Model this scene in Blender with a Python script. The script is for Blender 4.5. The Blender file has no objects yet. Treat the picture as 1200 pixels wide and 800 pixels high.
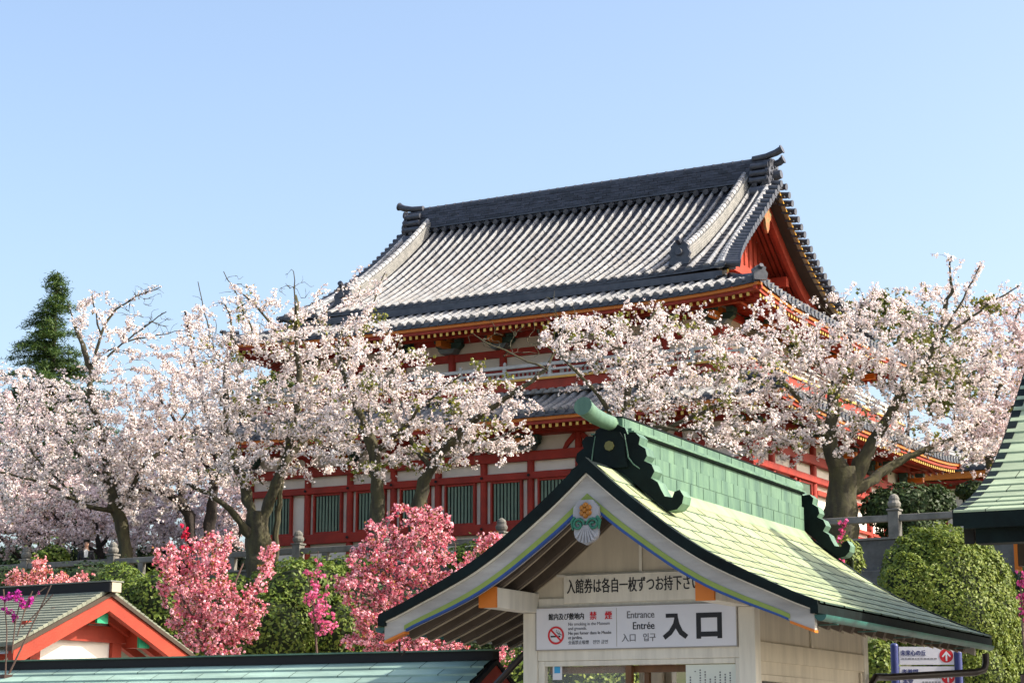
import bpy, math, random
import numpy as np
from mathutils import Vector, Matrix

rng = np.random.default_rng(7)
random.seed(7)
scene = bpy.context.scene
col = scene.collection
R = math.radians

# ------------------------------------------------------------------ camera, world, sun, exposure
FOC, YH, EYE = 2317.0, 870.0, 1.6
PITCH = math.atan((YH - 400) / FOC)
cam = bpy.data.cameras.new('camera')
cam.sensor_width = 36
cam.lens = FOC / 1200 * 36
cam.clip_end = 6000
camo = bpy.data.objects.new('camera', cam)
camo.location = (0, 0, EYE)
camo.rotation_euler = (math.pi / 2 + PITCH, 0, 0)
col.objects.link(camo)
scene.camera = camo

SUN_EL, SUN_PHI = 37.0, 8.0            # elevation; degrees from +X towards the viewer
sd = Vector((math.cos(R(SUN_PHI)) * math.cos(R(SUN_EL)), -math.sin(R(SUN_PHI)) * math.cos(R(SUN_EL)), math.sin(R(SUN_EL))))
world = bpy.data.worlds.new('World')
scene.world = world
world.use_nodes = True
nt = world.node_tree
bg = nt.nodes['Background']
sky = nt.nodes.new('ShaderNodeTexSky')
sky.sky_type = 'NISHITA'
sky.sun_disc = False
sky.sun_elevation = R(SUN_EL)
sky.sun_rotation = math.atan2(sd.x, sd.y)
sky.altitude = 0
sky.air_density = 1.0
sky.dust_density = 3.8
sky.ozone_density = 1.0
nt.links.new(sky.outputs[0], bg.inputs[0])
bg.inputs[1].default_value = 0.15
sl = bpy.data.lights.new('sun', 'SUN')
sl.energy = 3.8
sl.angle = R(0.5)
sl.color = (1.0, 0.92, 0.79)
so = bpy.data.objects.new('sun', sl)
so.rotation_euler = sd.to_track_quat('Z', 'Y').to_euler()
col.objects.link(so)
vs = scene.view_settings
vs.view_transform = 'Standard'
vs.look = 'None'
vs.gamma = 1
vs.exposure = 1.08
vs.use_curve_mapping = False
scene.cycles.max_bounces = 6
scene.cycles.transparent_max_bounces = 8

# ------------------------------------------------------------------ measuring helpers (survey of the photo)
cP, sP = math.cos(PITCH), math.sin(PITCH)
def ray(x, y):
    a, b = (x - 600) / FOC, (400 - y) / FOC
    return np.array([a, cP - b * sP, sP + b * cP])
def at_depth(x, y, Y):
    r = ray(x, y)
    return np.array([0, 0, EYE]) + r * (Y / r[1])
def on_plane(x, y, P0, n):
    r = ray(x, y); o = np.array([0, 0, EYE])
    return o + r * (np.dot(P0 - o, n) / np.dot(r, n))

# ------------------------------------------------------------------ materials
MATS = {}
def mat(name, color, rough=0.7, var=0.0, scale=6.0, metallic=0.0, bump=0.0, bscale=40.0, spec=0.35, color2=None, attr=False, trans=0.0, streak=None, tcol=None):
    m = bpy.data.materials.new(name)
    m.use_nodes = True
    t = m.node_tree
    N, L = t.nodes, t.links
    b = N['Principled BSDF']
    b.inputs['Roughness'].default_value = rough
    b.inputs['Metallic'].default_value = metallic
    b.inputs['Specular IOR Level'].default_value = spec
    src = None
    if attr:
        a = N.new('ShaderNodeAttribute'); a.attribute_name = 'tint'
        src = a.outputs['Color']
    else:
        c = N.new('ShaderNodeRGB'); c.outputs[0].default_value = (*color, 1)
        src = c.outputs[0]
    tc = N.new('ShaderNodeTexCoord')
    if var > 0 or color2:
        nz = N.new('ShaderNodeTexNoise'); nz.inputs['Scale'].default_value = scale
        nz.inputs['Detail'].default_value = 6; nz.inputs['Roughness'].default_value = 0.65
        if streak:
            mp = N.new('ShaderNodeMapping'); mp.inputs['Scale'].default_value = streak
            L.new(tc.outputs['Object'], mp.inputs['Vector']); L.new(mp.outputs[0], nz.inputs['Vector'])
        else:
            L.new(tc.outputs['Object'], nz.inputs['Vector'])
        rp = N.new('ShaderNodeMapRange'); rp.inputs['From Min'].default_value = 0.3; rp.inputs['From Max'].default_value = 0.7
        L.new(nz.outputs[0], rp.inputs['Value'])
        mx = N.new('ShaderNodeMix'); mx.data_type = 'RGBA'
        L.new(rp.outputs[0], mx.inputs['Factor'])
        L.new(src, mx.inputs['A'])
        if color2:
            mx.inputs['B'].default_value = (*color2, 1)
        else:
            mx.inputs['B'].default_value = (*[max(0, k * (1 - var)) for k in color], 1)
            if attr:
                mu = N.new('ShaderNodeMix'); mu.data_type = 'RGBA'; mu.blend_type = 'MULTIPLY'; mu.inputs['Factor'].default_value = 1
                mu.inputs['B'].default_value = (1 - var, 1 - var, 1 - var, 1)
                L.new(src, mu.inputs['A']); L.new(mu.outputs['Result'], mx.inputs['B'])
        src = mx.outputs['Result']
    L.new(src, b.inputs['Base Color'])
    if bump > 0:
        nb = N.new('ShaderNodeTexNoise'); nb.inputs['Scale'].default_value = bscale; nb.inputs['Detail'].default_value = 5
        L.new(tc.outputs['Object'], nb.inputs['Vector'])
        bm = N.new('ShaderNodeBump'); bm.inputs['Strength'].default_value = bump; bm.inputs['Distance'].default_value = 0.02
        L.new(nb.outputs[0], bm.inputs['Height']); L.new(bm.outputs[0], b.inputs['Normal'])
    if trans > 0:
        tr = N.new('ShaderNodeBsdfTranslucent')
        L.new(src, tr.inputs['Color'])
        ms = N.new('ShaderNodeMixShader'); ms.inputs[0].default_value = trans
        L.new(b.outputs[0], ms.inputs[1]); L.new(tr.outputs[0], ms.inputs[2])
        L.new(ms.outputs[0], N['Material Output'].inputs['Surface'])
    MATS[name] = m
    return m

mat('red', (0.38, 0.030, 0.015), 0.6, 0.45, 1.8, bump=0.12)
mat('vermilion', (0.37, 0.038, 0.014), 0.6, 0.45, 2.2, bump=0.12)
mat('orange', (0.62, 0.18, 0.02), 0.5, 0.2, 3)
mat('yellowpaint', (0.72, 0.46, 0.10), 0.5, 0.2, 3)
mat('white_wall', (0.76, 0.71, 0.63), 0.85, 0.18, 1.2, bump=0.05)
mat('plaster', (0.68, 0.62, 0.52), 0.85, 0.16, 0.9, bump=0.06)
mat('greenslat', (0.19, 0.28, 0.21), 0.5, 0.25, 3)
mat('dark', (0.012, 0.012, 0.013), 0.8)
mat('tile_cover', (0.38, 0.375, 0.36), 0.45, attr=True, var=0.40, scale=.9, spec=0.5, bump=0.1, bscale=12)
mat('tile_pan', (0.016, 0.018, 0.028), 0.5, 0.4, 3, spec=0.5)  # near black: the shadow of the covers is put into the pan colour
mat('tile_dark', (0.028, 0.032, 0.046), 0.45, 0, 3.5, color2=(0.075, 0.08, 0.095), spec=0.5, bump=0.15, bscale=10)
mat('tile_ridge', (0.08, 0.09, 0.13), 0.5, attr=True, spec=0.4, var=0.35, scale=4)
mat('tile_sunlit', (0.30, 0.29, 0.27), 0.6, 0, 5, color2=(0.16, 0.16, 0.15), bump=0.15, bscale=14)  # lighter copy of the ridge tile, its sunlit tone put into the colour
mat('bracket', (0.045, 0.10, 0.085), 0.6, 0.5, 4)
mat('bluegray', (0.16, 0.20, 0.22), 0.6, 0.3, 4)
mat('gold', (0.65, 0.36, 0.06), 0.4, 0.2, 5)
mat('carving', (0.46, 0.075, 0.025), 0.6, 0, 4, color2=(0.07, 0.20, 0.08))
mat('balustrade', (0.50, 0.49, 0.45), 0.7, 0.25, 3)
mat('stone', (0.24, 0.225, 0.20), 0.9, 0, 2.5, color2=(0.10, 0.10, 0.09), bump=0.4, bscale=18)
mat('stone_dark', (0.13, 0.13, 0.125), 0.9, 0, 1.8, color2=(0.05, 0.05, 0.045), bump=0.4, bscale=10)
mat('copper', (0.36, 0.47, 0.27), 0.6, attr=True, var=0.42, scale=2.6, spec=0.25, bump=0.10, bscale=22, streak=(.7, 2.6, 1))
mat('copper_ridge', (0.135, 0.235, 0.15), 0.6, 0, 3.0, color2=(0.045, 0.10, 0.075), bump=0.12, bscale=20, streak=(2.5, 2.5, .6))
mat('copper_dark', (0.006, 0.014, 0.014), 0.65, 0, 6, color2=(0.003, 0.005, 0.005), bump=0.1, spec=.12)
mat('copper_teal', (0.03, 0.14, 0.115), 0.42, 0, 5, color2=(0.02, 0.06, 0.055))
mat('cream', (0.62, 0.56, 0.44), 0.65, 0.28, 1.6, bump=0.05, streak=(5, 5, .8))
mat('creamwhite', (0.72, 0.69, 0.60), 0.6, 0.26, 2.0, bump=0.05, streak=(6, 6, .7))
mat('graywood', (0.40, 0.385, 0.355), 0.75, 0, 1.8, color2=(0.25, 0.235, 0.215), bump=0.15, bscale=30, streak=(1, 1, 5))
mat('lime', (0.22, 0.29, 0.06), 0.6, 0.2, 6)
mat('blue', (0.025, 0.07, 0.25), 0.6, 0.25, 6)
mat('soffit', (0.10, 0.078, 0.06), 0.8, 0.4, 6, streak=(1, 8, 1))
mat('rafter', (0.40, 0.34, 0.25), 0.75, 0.3, 6)
mat('brownwood', (0.16, 0.075, 0.03), 0.5, 0.4, 3, streak=(6, 6, 1))
mat('darkwood', (0.05, 0.03, 0.017), 0.6, 0.4, 4)
mat('sign_white', (0.66, 0.67, 0.72), 0.45, 0.06, 2)
mat('paper', (0.62, 0.66, 0.60), 0.7, 0.06, 3)
mat('ink', (0.012, 0.012, 0.015), 0.5)
mat('inkgray', (0.13, 0.13, 0.14), 0.5)
mat('signred', (0.55, 0.02, 0.03), 0.45)
mat('sticker_blue', (0.04, 0.32, 0.62), 0.4)
mat('navy', (0.05, 0.065, 0.20), 0.4, 0.2, 4)
mat('pipe_dark', (0.022, 0.016, 0.014), 0.4, 0.3, 5)
mat('bark', (0.036, 0.030, 0.025), 0.95, 0, 3.0, color2=(0.085, 0.080, 0.038), bump=1.0, bscale=9, streak=(2.5, 2.5, .6))
mat('bark_dark', (0.038, 0.030, 0.025), 0.95, 0.4, 5, bump=0.8, bscale=14)
mat('bark_pink', (0.12, 0.075, 0.06), 0.9, 0.4, 6, bump=0.5, bscale=20)
mat('petals', (0.8, 0.7, 0.7), 0.8, attr=True, trans=0.22, spec=0.1)
mat('leaves', (0.1, 0.2, 0.05), 0.55, attr=True, trans=0.22, spec=0.3)
mat('earth', (0.085, 0.07, 0.045), 0.95, 0.4, 0.6, color2=(0.05, 0.07, 0.02), bump=0.5, bscale=4)
mat('paving', (0.30, 0.28, 0.25), 0.9, 0.25, 0.5)
mat('plank_roof', (0.20, 0.215, 0.165), 0.8, attr=True, var=0.3, scale=5, bump=0.15)
mat('capgreen', (0.02, 0.30, 0.15), 0.5, 0.2, 4)
mat('pendant_gray', (.34, .34, .355), .6, .3, 14)
mat('pendant_green', (.03, .17, .11), .5, .3, 12)
mat('pendant_gold', (.38, .15, .02), .4, .4, 16)
mat('tanwood', (.34, .26, .17), .7, .35, 3, bump=.1)
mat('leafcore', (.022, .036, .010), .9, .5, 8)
mat('olive_boss', (.17, .16, .05), .6, .3, 20)
mat('skin', (0.50, 0.30, 0.21), 0.6)
mat('hair', (0.012, 0.010, 0.009), 0.5)
mat('jacket', (0.015, 0.016, 0.02), 0.8)
mat('shirt', (0.6, 0.6, 0.6), 0.8)
mat('magenta', (0.42, 0.04, 0.28), 0.7, attr=True, trans=0.25)
mat('grass_mat', (0.05, 0.09, 0.02), 0.8, attr=True, trans=0.2)
g = bpy.data.materials.new('glass'); g.use_nodes = True
b_ = g.node_tree.nodes['Principled BSDF']
b_.inputs['Base Color'].default_value = (0.85, 0.9, 0.88, 1); b_.inputs['Roughness'].default_value = 0.02
b_.inputs['Alpha'].default_value = 0.07; b_.inputs['IOR'].default_value = 1.45
MATS['glass'] = g

# ------------------------------------------------------------------ mesh helpers
class MB:
    def __init__(self):
        self.v, self.f, self.m, self.t = [], [], [], []
        self.tint = None
    def add(self, vs, fs, mi=0, tint=None):
        tint = tint or self.tint; o = len(self.v)
        self.v.extend([tuple(map(float, p)) for p in vs])
        for f in fs:
            self.f.append(tuple(i + o for i in f)); self.m.append(mi); self.t.append(tint or (1, 1, 1))
    def hexa(self, c, mi=0, tint=None):      # 8 corners: bottom ring 0-3, top ring 4-7
        self.add(c, [(3, 2, 1, 0), (4, 5, 6, 7), (0, 1, 5, 4), (1, 2, 6, 5), (2, 3, 7, 6), (3, 0, 4, 7)], mi, tint)
    def box(self, x0, x1, y0, y1, z0, z1, mi=0, tint=None):
        x0, x1 = min(x0, x1), max(x0, x1); y0, y1 = min(y0, y1), max(y0, y1); z0, z1 = min(z0, z1), max(z0, z1)
        self.hexa([(x0, y0, z0), (x1, y0, z0), (x1, y1, z0), (x0, y1, z0), (x0, y0, z1), (x1, y0, z1), (x1, y1, z1), (x0, y1, z1)], mi, tint)
    def beam(self, p0, p1, w, h, mi=0, up=(0, 0, 1), tint=None):
        p0, p1 = Vector(p0), Vector(p1)
        d = (p1 - p0).normalized(); s = d.cross(Vector(up)).normalized(); u = s.cross(d).normalized()
        s *= w / 2; u *= h / 2
        self.hexa([p0 - s - u, p0 + s - u, p1 + s - u, p1 - s - u, p0 - s + u, p0 + s + u, p1 + s + u, p1 - s + u], mi, tint)
    def tube(self, pts, rad, n=8, mi=0, cap=True, tint=None):
        pts = [Vector(p) for p in pts]
        if not hasattr(rad, '__len__'): rad = [rad] * len(pts)
        rings = []; ref = None
        for i, p in enumerate(pts):
            d = (pts[min(i + 1, len(pts) - 1)] - pts[max(i - 1, 0)]).normalized()
            if ref is None:
                ref = Vector((0, 0, 1)) if abs(d.z) < 0.9 else Vector((1, 0, 0))
            a = (ref - d * ref.dot(d)).normalized(); b = d.cross(a); ref = a
            rings.append([p + (a * math.cos(2 * math.pi * k / n) + b * math.sin(2 * math.pi * k / n)) * rad[i] for k in range(n)])
        vs = [q for r in rings for q in r]; fs = []
        for i in range(len(pts) - 1):
            for k in range(n):
                k2 = (k + 1) % n
                fs.append((i * n + k, i * n + k2, (i + 1) * n + k2, (i + 1) * n + k))
        if cap:
            fs.append(tuple(range(n - 1, -1, -1))); fs.append(tuple((len(pts) - 1) * n + k for k in range(n)))
        self.add(vs, fs, mi, tint)
    def prism(self, poly, o, ax, ay, n, depth, mi=0, side=None):     # polygon in plane (ax, ay) extruded along n
        o, ax, ay, n = Vector(o), Vector(ax), Vector(ay), Vector(n)
        k = len(poly)
        a = [o + ax * p[0] + ay * p[1] for p in poly]; b = [p + n * depth for p in a]
        self.add(a + b, [tuple(range(k - 1, -1, -1)), tuple(range(k, 2 * k))], mi)
        self.add(a + b, [(i, (i + 1) % k, k + (i + 1) % k, k + i) for i in range(k)], mi if side is None else side)
    def lathe(self, prof, c, n=16, mi=0):
        c = Vector(c); vs = []; fs = []
        for r, z in prof:
            for k in range(n):
                a = 2 * math.pi * k / n
                vs.append(c + Vector((r * math.cos(a), r * math.sin(a), z)))
        for i in range(len(prof) - 1):
            for k in range(n):
                k2 = (k + 1) % n
                fs.append((i * n + k, i * n + k2, (i + 1) * n + k2, (i + 1) * n + k))
        fs.append(tuple(range(n - 1, -1, -1))); fs.append(tuple((len(prof) - 1) * n + k for k in range(n)))
        self.add(vs, fs, mi)
    def sweep(self, pts, sec, side, mi=0, closed=True):   # section (a along side, b along z) carried along pts
        side = Vector(side); k = len(sec); vs = []
        for p in pts:
            p = Vector(p)
            for a, b in sec: vs.append(p + side * a + Vector((0, 0, b)))
        fs = []
        for i in range(len(pts) - 1):
            for j in range(k):
                j2 = (j + 1) % k
                fs.append((i * k + j, i * k + j2, (i + 1) * k + j2, (i + 1) * k + j))
        fs.append(tuple(range(k - 1, -1, -1))); fs.append(tuple((len(pts) - 1) * k + j for j in range(k)))
        self.add(vs, fs, mi)
    def build(self, name, mats, parent=None, smooth=False, bevel=0, fix=True):
        me = bpy.data.meshes.new(name)
        me.from_pydata(self.v, [], self.f)
        if isinstance(mats, str): mats = [mats]
        for m in mats: me.materials.append(MATS[m])
        me.polygons.foreach_set('material_index', self.m)
        a = me.attributes.new('tint', 'FLOAT_COLOR', 'FACE')
        a.data.foreach_set('color', np.array([(*c, 1) for c in self.t], dtype=np.float32).ravel())
        if smooth: me.polygons.foreach_set('use_smooth', [True] * len(self.f))
        if fix:
            import bmesh
            bm = bmesh.new(); bm.from_mesh(me); bmesh.ops.recalc_face_normals(bm, faces=bm.faces); bm.to_mesh(me); bm.free()
        me.update()
        o = bpy.data.objects.new(name, me); col.objects.link(o)
        if parent: o.parent = parent
        if bevel:
            bv = o.modifiers.new('bevel', 'BEVEL'); bv.width = bevel; bv.segments = 2; bv.limit_method = 'ANGLE'
        if smooth:
            try:
                me.set_sharp_from_angle(angle=R(40))
            except Exception: pass
        return o

def tag(o, label=None, cat=None, group=None, kind=None):
    if label: o['label'] = label
    if cat: o['category'] = cat
    if group: o['group'] = group
    if kind: o['kind'] = kind
    return o
def empty(name, loc, rz=0, label=None, cat=None, group=None):
    o = bpy.data.objects.new(name, None); o.empty_display_size = 0.3
    o.location = loc; o.rotation_euler = (0, 0, rz); col.objects.link(o)
    return tag(o, label, cat, group)

def raw_quads(name, V, tint, m, parent=None, smooth=False):   # V: (N,4,3)
    n = len(V)
    me = bpy.data.meshes.new(name)
    me.vertices.add(n * 4); me.vertices.foreach_set('co', V.reshape(-1).astype(np.float32))
    me.loops.add(n * 4); me.loops.foreach_set('vertex_index', np.arange(n * 4, dtype=np.int32))
    me.polygons.add(n); me.polygons.foreach_set('loop_start', np.arange(0, n * 4, 4, dtype=np.int32))
    me.update(calc_edges=True)
    a = me.attributes.new('tint', 'FLOAT_COLOR', 'FACE')
    a.data.foreach_set('color', np.hstack([tint, np.ones((n, 1))]).astype(np.float32).ravel())
    me.materials.append(MATS[m])
    o = bpy.data.objects.new(name, me); col.objects.link(o)
    if parent: o.parent = parent
    return o
def unit(a): return a / np.maximum(np.linalg.norm(a, axis=-1, keepdims=True), 1e-9)
def cards(c, nrm, w, h):      # bent diamonds round centres c facing nrm
    n = len(c)
    a = unit(np.cross(nrm, unit(rng.normal(size=(n, 3))))); b = np.cross(nrm, a)
    w = np.broadcast_to(w, (n,))[:, None] / 2; h = np.broadcast_to(h, (n,))[:, None] / 2
    k = rng.uniform(-0.35, 0.35, (n, 1)) * w
    return np.stack([c - a * w + nrm * k, c - b * h, c + a * w + nrm * k, c + b * h], axis=1)

def text_mesh(s, size, squash=1.0, bold=0.0, align='CENTER'):
    cu = bpy.data.curves.new('lettering', 'FONT')
    cu.body = s; cu.size = size; cu.align_x = align; cu.align_y = 'CENTER'; cu.offset = bold; cu.extrude = 0.0012
    o = bpy.data.objects.new('lettering', cu); col.objects.link(o)
    dg = bpy.context.evaluated_depsgraph_get()
    me = bpy.data.meshes.new_from_object(o.evaluated_get(dg))
    bpy.data.objects.remove(o); bpy.data.curves.remove(cu)
    me.transform(Matrix.Scale(squash, 4, Vector((1, 0, 0))))
    return me
def put_text(s, size, loc, parent, m='ink', squash=1.0, bold=0.0, align='CENTER', width=None, name='lettering'):
    me = text_mesh(s, size, squash, 0, align)      # stands in the local XZ plane, facing -Y
    if width:
        xs = [v.co.x for v in me.vertices]; w = max(xs) - min(xs)
        me.transform(Matrix.Scale(width / w, 4, Vector((1, 0, 0))))
    if bold:                                          # heavier strokes: the same letters set again a hair to each side
        import bmesh
        bm = bmesh.new(); bm.from_mesh(me)
        for dx, dy in ((bold, 0), (-bold, 0), (0, bold * .6)):
            g_ = bmesh.ops.duplicate(bm, geom=bm.verts[:] + bm.edges[:] + bm.faces[:] if dx == bold else base)
            vs_ = [e for e in g_['geom'] if isinstance(e, bmesh.types.BMVert)]
            if dx == bold: base = g_['geom']
            bmesh.ops.translate(bm, verts=vs_, vec=(dx if dx == bold else dx - bold * (dx != 0) - bold * (dx == 0), dy, .00006 * (1 + (dx < 0) + 2 * (dy > 0))))
        bm.to_mesh(me); bm.free()
    me.materials.clear(); me.materials.append(MATS[m])
    o = bpy.data.objects.new(name, me); col.objects.link(o)
    o.parent = parent; o.location = loc; o.rotation_euler = (math.pi / 2, 0, 0)
    return o

# ------------------------------------------------------------------ ground
ang = math.atan2(1300, 2364)                      # turn of the hall, its terrace and its fence
V3 = np.array([math.sin(ang), math.cos(ang), 0.0]); U3 = np.array([-math.cos(ang), math.sin(ang), 0.0])
C0 = at_depth(881, 594, 58.0)                     # near right corner of the hall
def hall_uv(x, y):
    d = np.array([x, y, 0.0]) - C0 * [1, 1, 0]
    return d @ U3, d @ V3
def HW(u, v, z=0.0): return C0 * [1, 1, 0] + u * U3 + v * V3 + np.array([0, 0, z])
TERR = 5.85
def ground_z(x, y):
    u, v = hall_uv(x, y)
    if v > -8.9: return TERR
    if v > -9.35: return 4.9
    t = min(max((v + 24) / 14.65, 0), 1)
    return 4.9 * t
mb = MB()
vv = [-1500, -700, -300, -120, -60, -45, -36, -30, -27, -24, -22, -20, -18, -16, -14, -12, -10.5, -9.4, -9.3, -8.92, -8.88, -6, -3, 0, 6, 15, 30, 60, 120, 300, 800, 2500]
uu = [-2500, -900, -400, -150, -80, -50, -35, -25, -15, -8, 0, 8, 15, 25, 35, 50, 80, 150, 400, 900, 2500]
gv = []
for v in vv:
    for u in uu:
        p = HW(u, v); h = ground_z(p[0], p[1])
        if v > 60: h = TERR
        gv.append((p[0], p[1], h))
nu = len(uu)
mb.add(gv, [(i * nu + j, i * nu + j + 1, (i + 1) * nu + j + 1, (i + 1) * nu + j) for i in range(len(vv) - 1) for j in range(nu - 1)])
ground = mb.build('ground', 'earth'); tag(ground, kind='structure')
mb = MB()
pv = []
mb.add([(*HW(u, v)[:2], 0.004) for v, u in ((-75, -40), (-75, 60), (-24.2, 60), (-24.2, -40))], [(0, 1, 2, 3)])
tag(mb.build('pavement', 'paving'), kind='structure')

# ------------------------------------------------------------------ tiled roofs
TALL = 1.75
def tone(k):
    c = k * (1 + rng.normal(0, .09)); w = rng.normal(0, .004)
    if rng.random() < .02: c *= .6
    return (c + w, c, c - w + .004)
def tile_slope(mb, A, B, inw, run, prof, up, hip0, hip1, pitch=0.34, r=0.085, seg=0.34, endcaps=True, mi=(0, 1, 2), upexp=5.0, clip=None):
    """Japanese pan-and-cover tiling on one slope. A,B eave ends (x,y); prof(d) height; rows run inwards along inw."""
    A, B, inw = np.array(A, float), np.array(B, float), np.array(inw, float)
    L = np.linalg.norm(B - A); e = (B - A) / L
    def S(s, d):
        q = A + e * s + inw * d
        z = prof(d) + up * abs(2 * s / L - 1) ** upexp * max(0, 1 - d / run) ** 2
        return np.array([q[0], q[1], z])
    def dmax(s):
        m = run
        if hip0: m = min(m, s)
        if hip1: m = min(m, L - s)
        return m
    n = max(2, int(round(L / pitch))); p = L / n
    for i in range(n):                       # pans
        s0, s1 = i * p, (i + 1) * p
        D = max(dmax(s0), dmax(s1)); 
        if D < 0.05: continue
        k = max(1, int(round(D / seg)))
        for j in range(k):
            d0, d1 = D * j / k, D * (j + 1) / k
            d0a, d0b = min(d0, dmax(s0)), min(d0, dmax(s1)); d1a, d1b = min(d1, dmax(s0)), min(d1, dmax(s1))
            lift = np.array([0, 0, 0.035]); sag = np.array([0, 0, -0.03]); sm = (s0 + s1) / 2
            dm0, dm1 = (d0a + d0b) / 2, (d1a + d1b) / 2
            a, b, c = S(s0, d0a) + lift, S(sm, dm0) + lift + sag, S(s1, d0b) + lift
            f, g_, h = S(s0, d1a), S(sm, dm1) + sag, S(s1, d1b)
            mb.add([a, b, c, f, g_, h, a - lift, b - lift, c - lift], [(0, 1, 4, 3), (1, 2, 5, 4), (6, 7, 1, 0), (7, 8, 2, 1)], mi[1])
    for i in range(n + 1):                   # covers
        s = i * p
        if i == 0: s += r
        if i == n: s -= r
        D = dmax(s)
        if D < 0.1: continue
        k = max(1, int(round(D / seg)))
        for j in range(k):
            d0, d1 = D * j / k, D * (j + 1) / k
            P0, P1 = S(s, d0), S(s, d1)
            t = unit(P1 - P0); side = np.array([e[0], e[1], 0.0]); nn = unit(np.cross(side, t)); nn = nn if nn[2] > 0 else -nn
            j1, j2 = rng.uniform(-.008, .008, 2)
            vs = []
            for P, rr, jj in ((P0, r, j1), (P1, r * 0.93, j2)):
                for q in range(6):
                    a_ = math.pi * q / 5
                    vs.append(P + side * (math.cos(a_) * rr + jj) + nn * (math.sin(a_) * rr * TALL + 0.015))
            mb.add(vs, [(q, q + 1, 7 + q, 6 + q) for q in range(5)] + [(5, 4, 3, 2, 1, 0)], mi[0], tone(.27))
        if endcaps:
            P = S(s, 0) - np.array([inw[0], inw[1], 0]) * 0.02; side = np.array([e[0], e[1], 0.0])
            o3 = np.array([inw[0], inw[1], 0.0])
            ring = [P + side * math.cos(2 * math.pi * q / 10) * r * 1.4 + np.array([0, 0, 1]) * (math.sin(2 * math.pi * q / 10) * r * 1.4 + 0.03) for q in range(10)]
            mb.add(ring + [q + o3 * 0.09 for q in ring], [tuple(range(10))] + [(q, (q + 1) % 10, 10 + (q + 1) % 10, 10 + q) for q in range(10)], mi[2])
    # dark drip edge of the pans
    N = max(8, n // 2)
    for i in range(N):
        a, b = S(L * i / N, 0), S(L * (i + 1) / N, 0)
        mb.add([a + (0, 0, .03), b + (0, 0, .03), b - (0, 0, .09), a - (0, 0, .09)], [(0, 1, 2, 3)], mi[2])
    return S, L

def eave_sweep(mb, S, L, din, zoff, w, h, mi=0, inw=(0, 1), n=24, s0=0.0, s1=None):
    s1 = L if s1 is None else s1
    pts = []
    for i in range(n + 1):
        s = s0 + (s1 - s0) * i / n
        p = S(s, 0)
        pts.append((p[0] + inw[0] * din, p[1] + inw[1] * din, p[2] + zoff))
    mb.sweep(pts, [(0, 0), (w, 0), (w, h), (0, h)], (inw[0], inw[1], 0), mi)

def rafters(mb, S, L, inw, d0, d1, zoff, slope, w, h, pitch, mi=0, tip=1, hip0=True, hip1=True):
    n = int(L / pitch)
    e = None
    for i in range(1, n):
        s = L * i / n
        dm = min(d1, s - 0.1 if hip0 else d1, L - s - 0.1 if hip1 else d1)
        if dm <= d0 + 0.15: continue
        p = S(s, 0)
        a = Vector((p[0] + inw[0] * d0, p[1] + inw[1] * d0, p[2] + zoff)); b = Vector((p[0] + inw[0] * dm, p[1] + inw[1] * dm, p[2] + zoff + slope * (dm - d0)))
        mb.beam(a, b, w, h, mi)
        c = a - Vector((inw[0], inw[1], 0)) * 0.03
        mb.beam(c, a - Vector((inw[0], inw[1], 0)) * 0.004, w * 0.98, h * 0.98, tip)

# ------------------------------------------------------------------ the temple hall
HL, HD, ZB = 18.2, 14.4, TERR
hall = empty('temple_hall', (C0[0], C0[1], ZB), -ang, 'large two-storey vermilion temple hall with a black and white tiled roof, behind the cherry trees', 'temple')
def Hm(mb, name, mats, parent=hall, smooth=False, bevel=0):
    mb.v = [(p[0], p[1], p[2] - ZB) for p in mb.v]
    return mb.build(name, mats, parent, smooth, bevel)
# local: x = -u (0 .. -18.2), y = v
mb = MB(); mb.box(-HL - .5, .5, -.5, HD + .5, ZB - .3, 7.0); mb.box(-HL - .62, .62, -.62, HD + .62, 7.0, 7.14); Hm(mb, 'stone_base', 'stone')
mb = MB(); mb.box(-HL + .1, -.1, .1, HD - .1, 7.141, 11.9); Hm(mb, 'wall', 'white_wall')
cu = [0.0] + [9.1 + 1.69 * k for k in range(-4, 5)] + [HL]
cvs = [1.8 * k for k in range(9)]
for u in cu:
    mb = MB(); mb.tube([(-u, 0.06, 7.141), (-u, 0.06, 11.4)], 0.12, 12); Hm(mb, 'column', 'red', smooth=True)
for v in cvs[1:]:
    mb = MB(); mb.tube([(-.06, v, 7.141), (-.06, v, 11.4)], 0.135, 12); Hm(mb, 'column', 'red', smooth=True)
for v in cvs[2::2]:
    mb = MB(); mb.tube([(-HL + .06, v, 7.141), (-HL + .06, v, 11.4)], 0.135, 10); Hm(mb, 'column', 'red', smooth=True)
for z0, z1, pr in ((8.04, 8.36, .075), (9.70, 9.92, .085), (10.27, 10.57, .095)):
    mb = MB(); mb.box(-HL - .12, .12, -pr, .099, z0, z1); Hm(mb, 'tie_beam', 'red', bevel=.015)
    mb = MB(); mb.box(-.098, pr + .02, .1, HD + .1, z0 + .003, z1 - .003); Hm(mb, 'tie_beam', 'red', bevel=.015)
    mb = MB(); mb.box(-HL - pr, -HL + .097, .1, HD + .1, z0 + .003, z1 - .003); Hm(mb, 'tie_beam', 'red')
for u in cu[1:-1]:
    for z, o_ in ((9.81, .135), (8.2, .125)):
        mb = MB(); mb.tube([(-u, -o_ + .035, z), (-u, -o_, z)], .045, 8); Hm(mb, 'nail_cover', 'dark')
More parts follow.
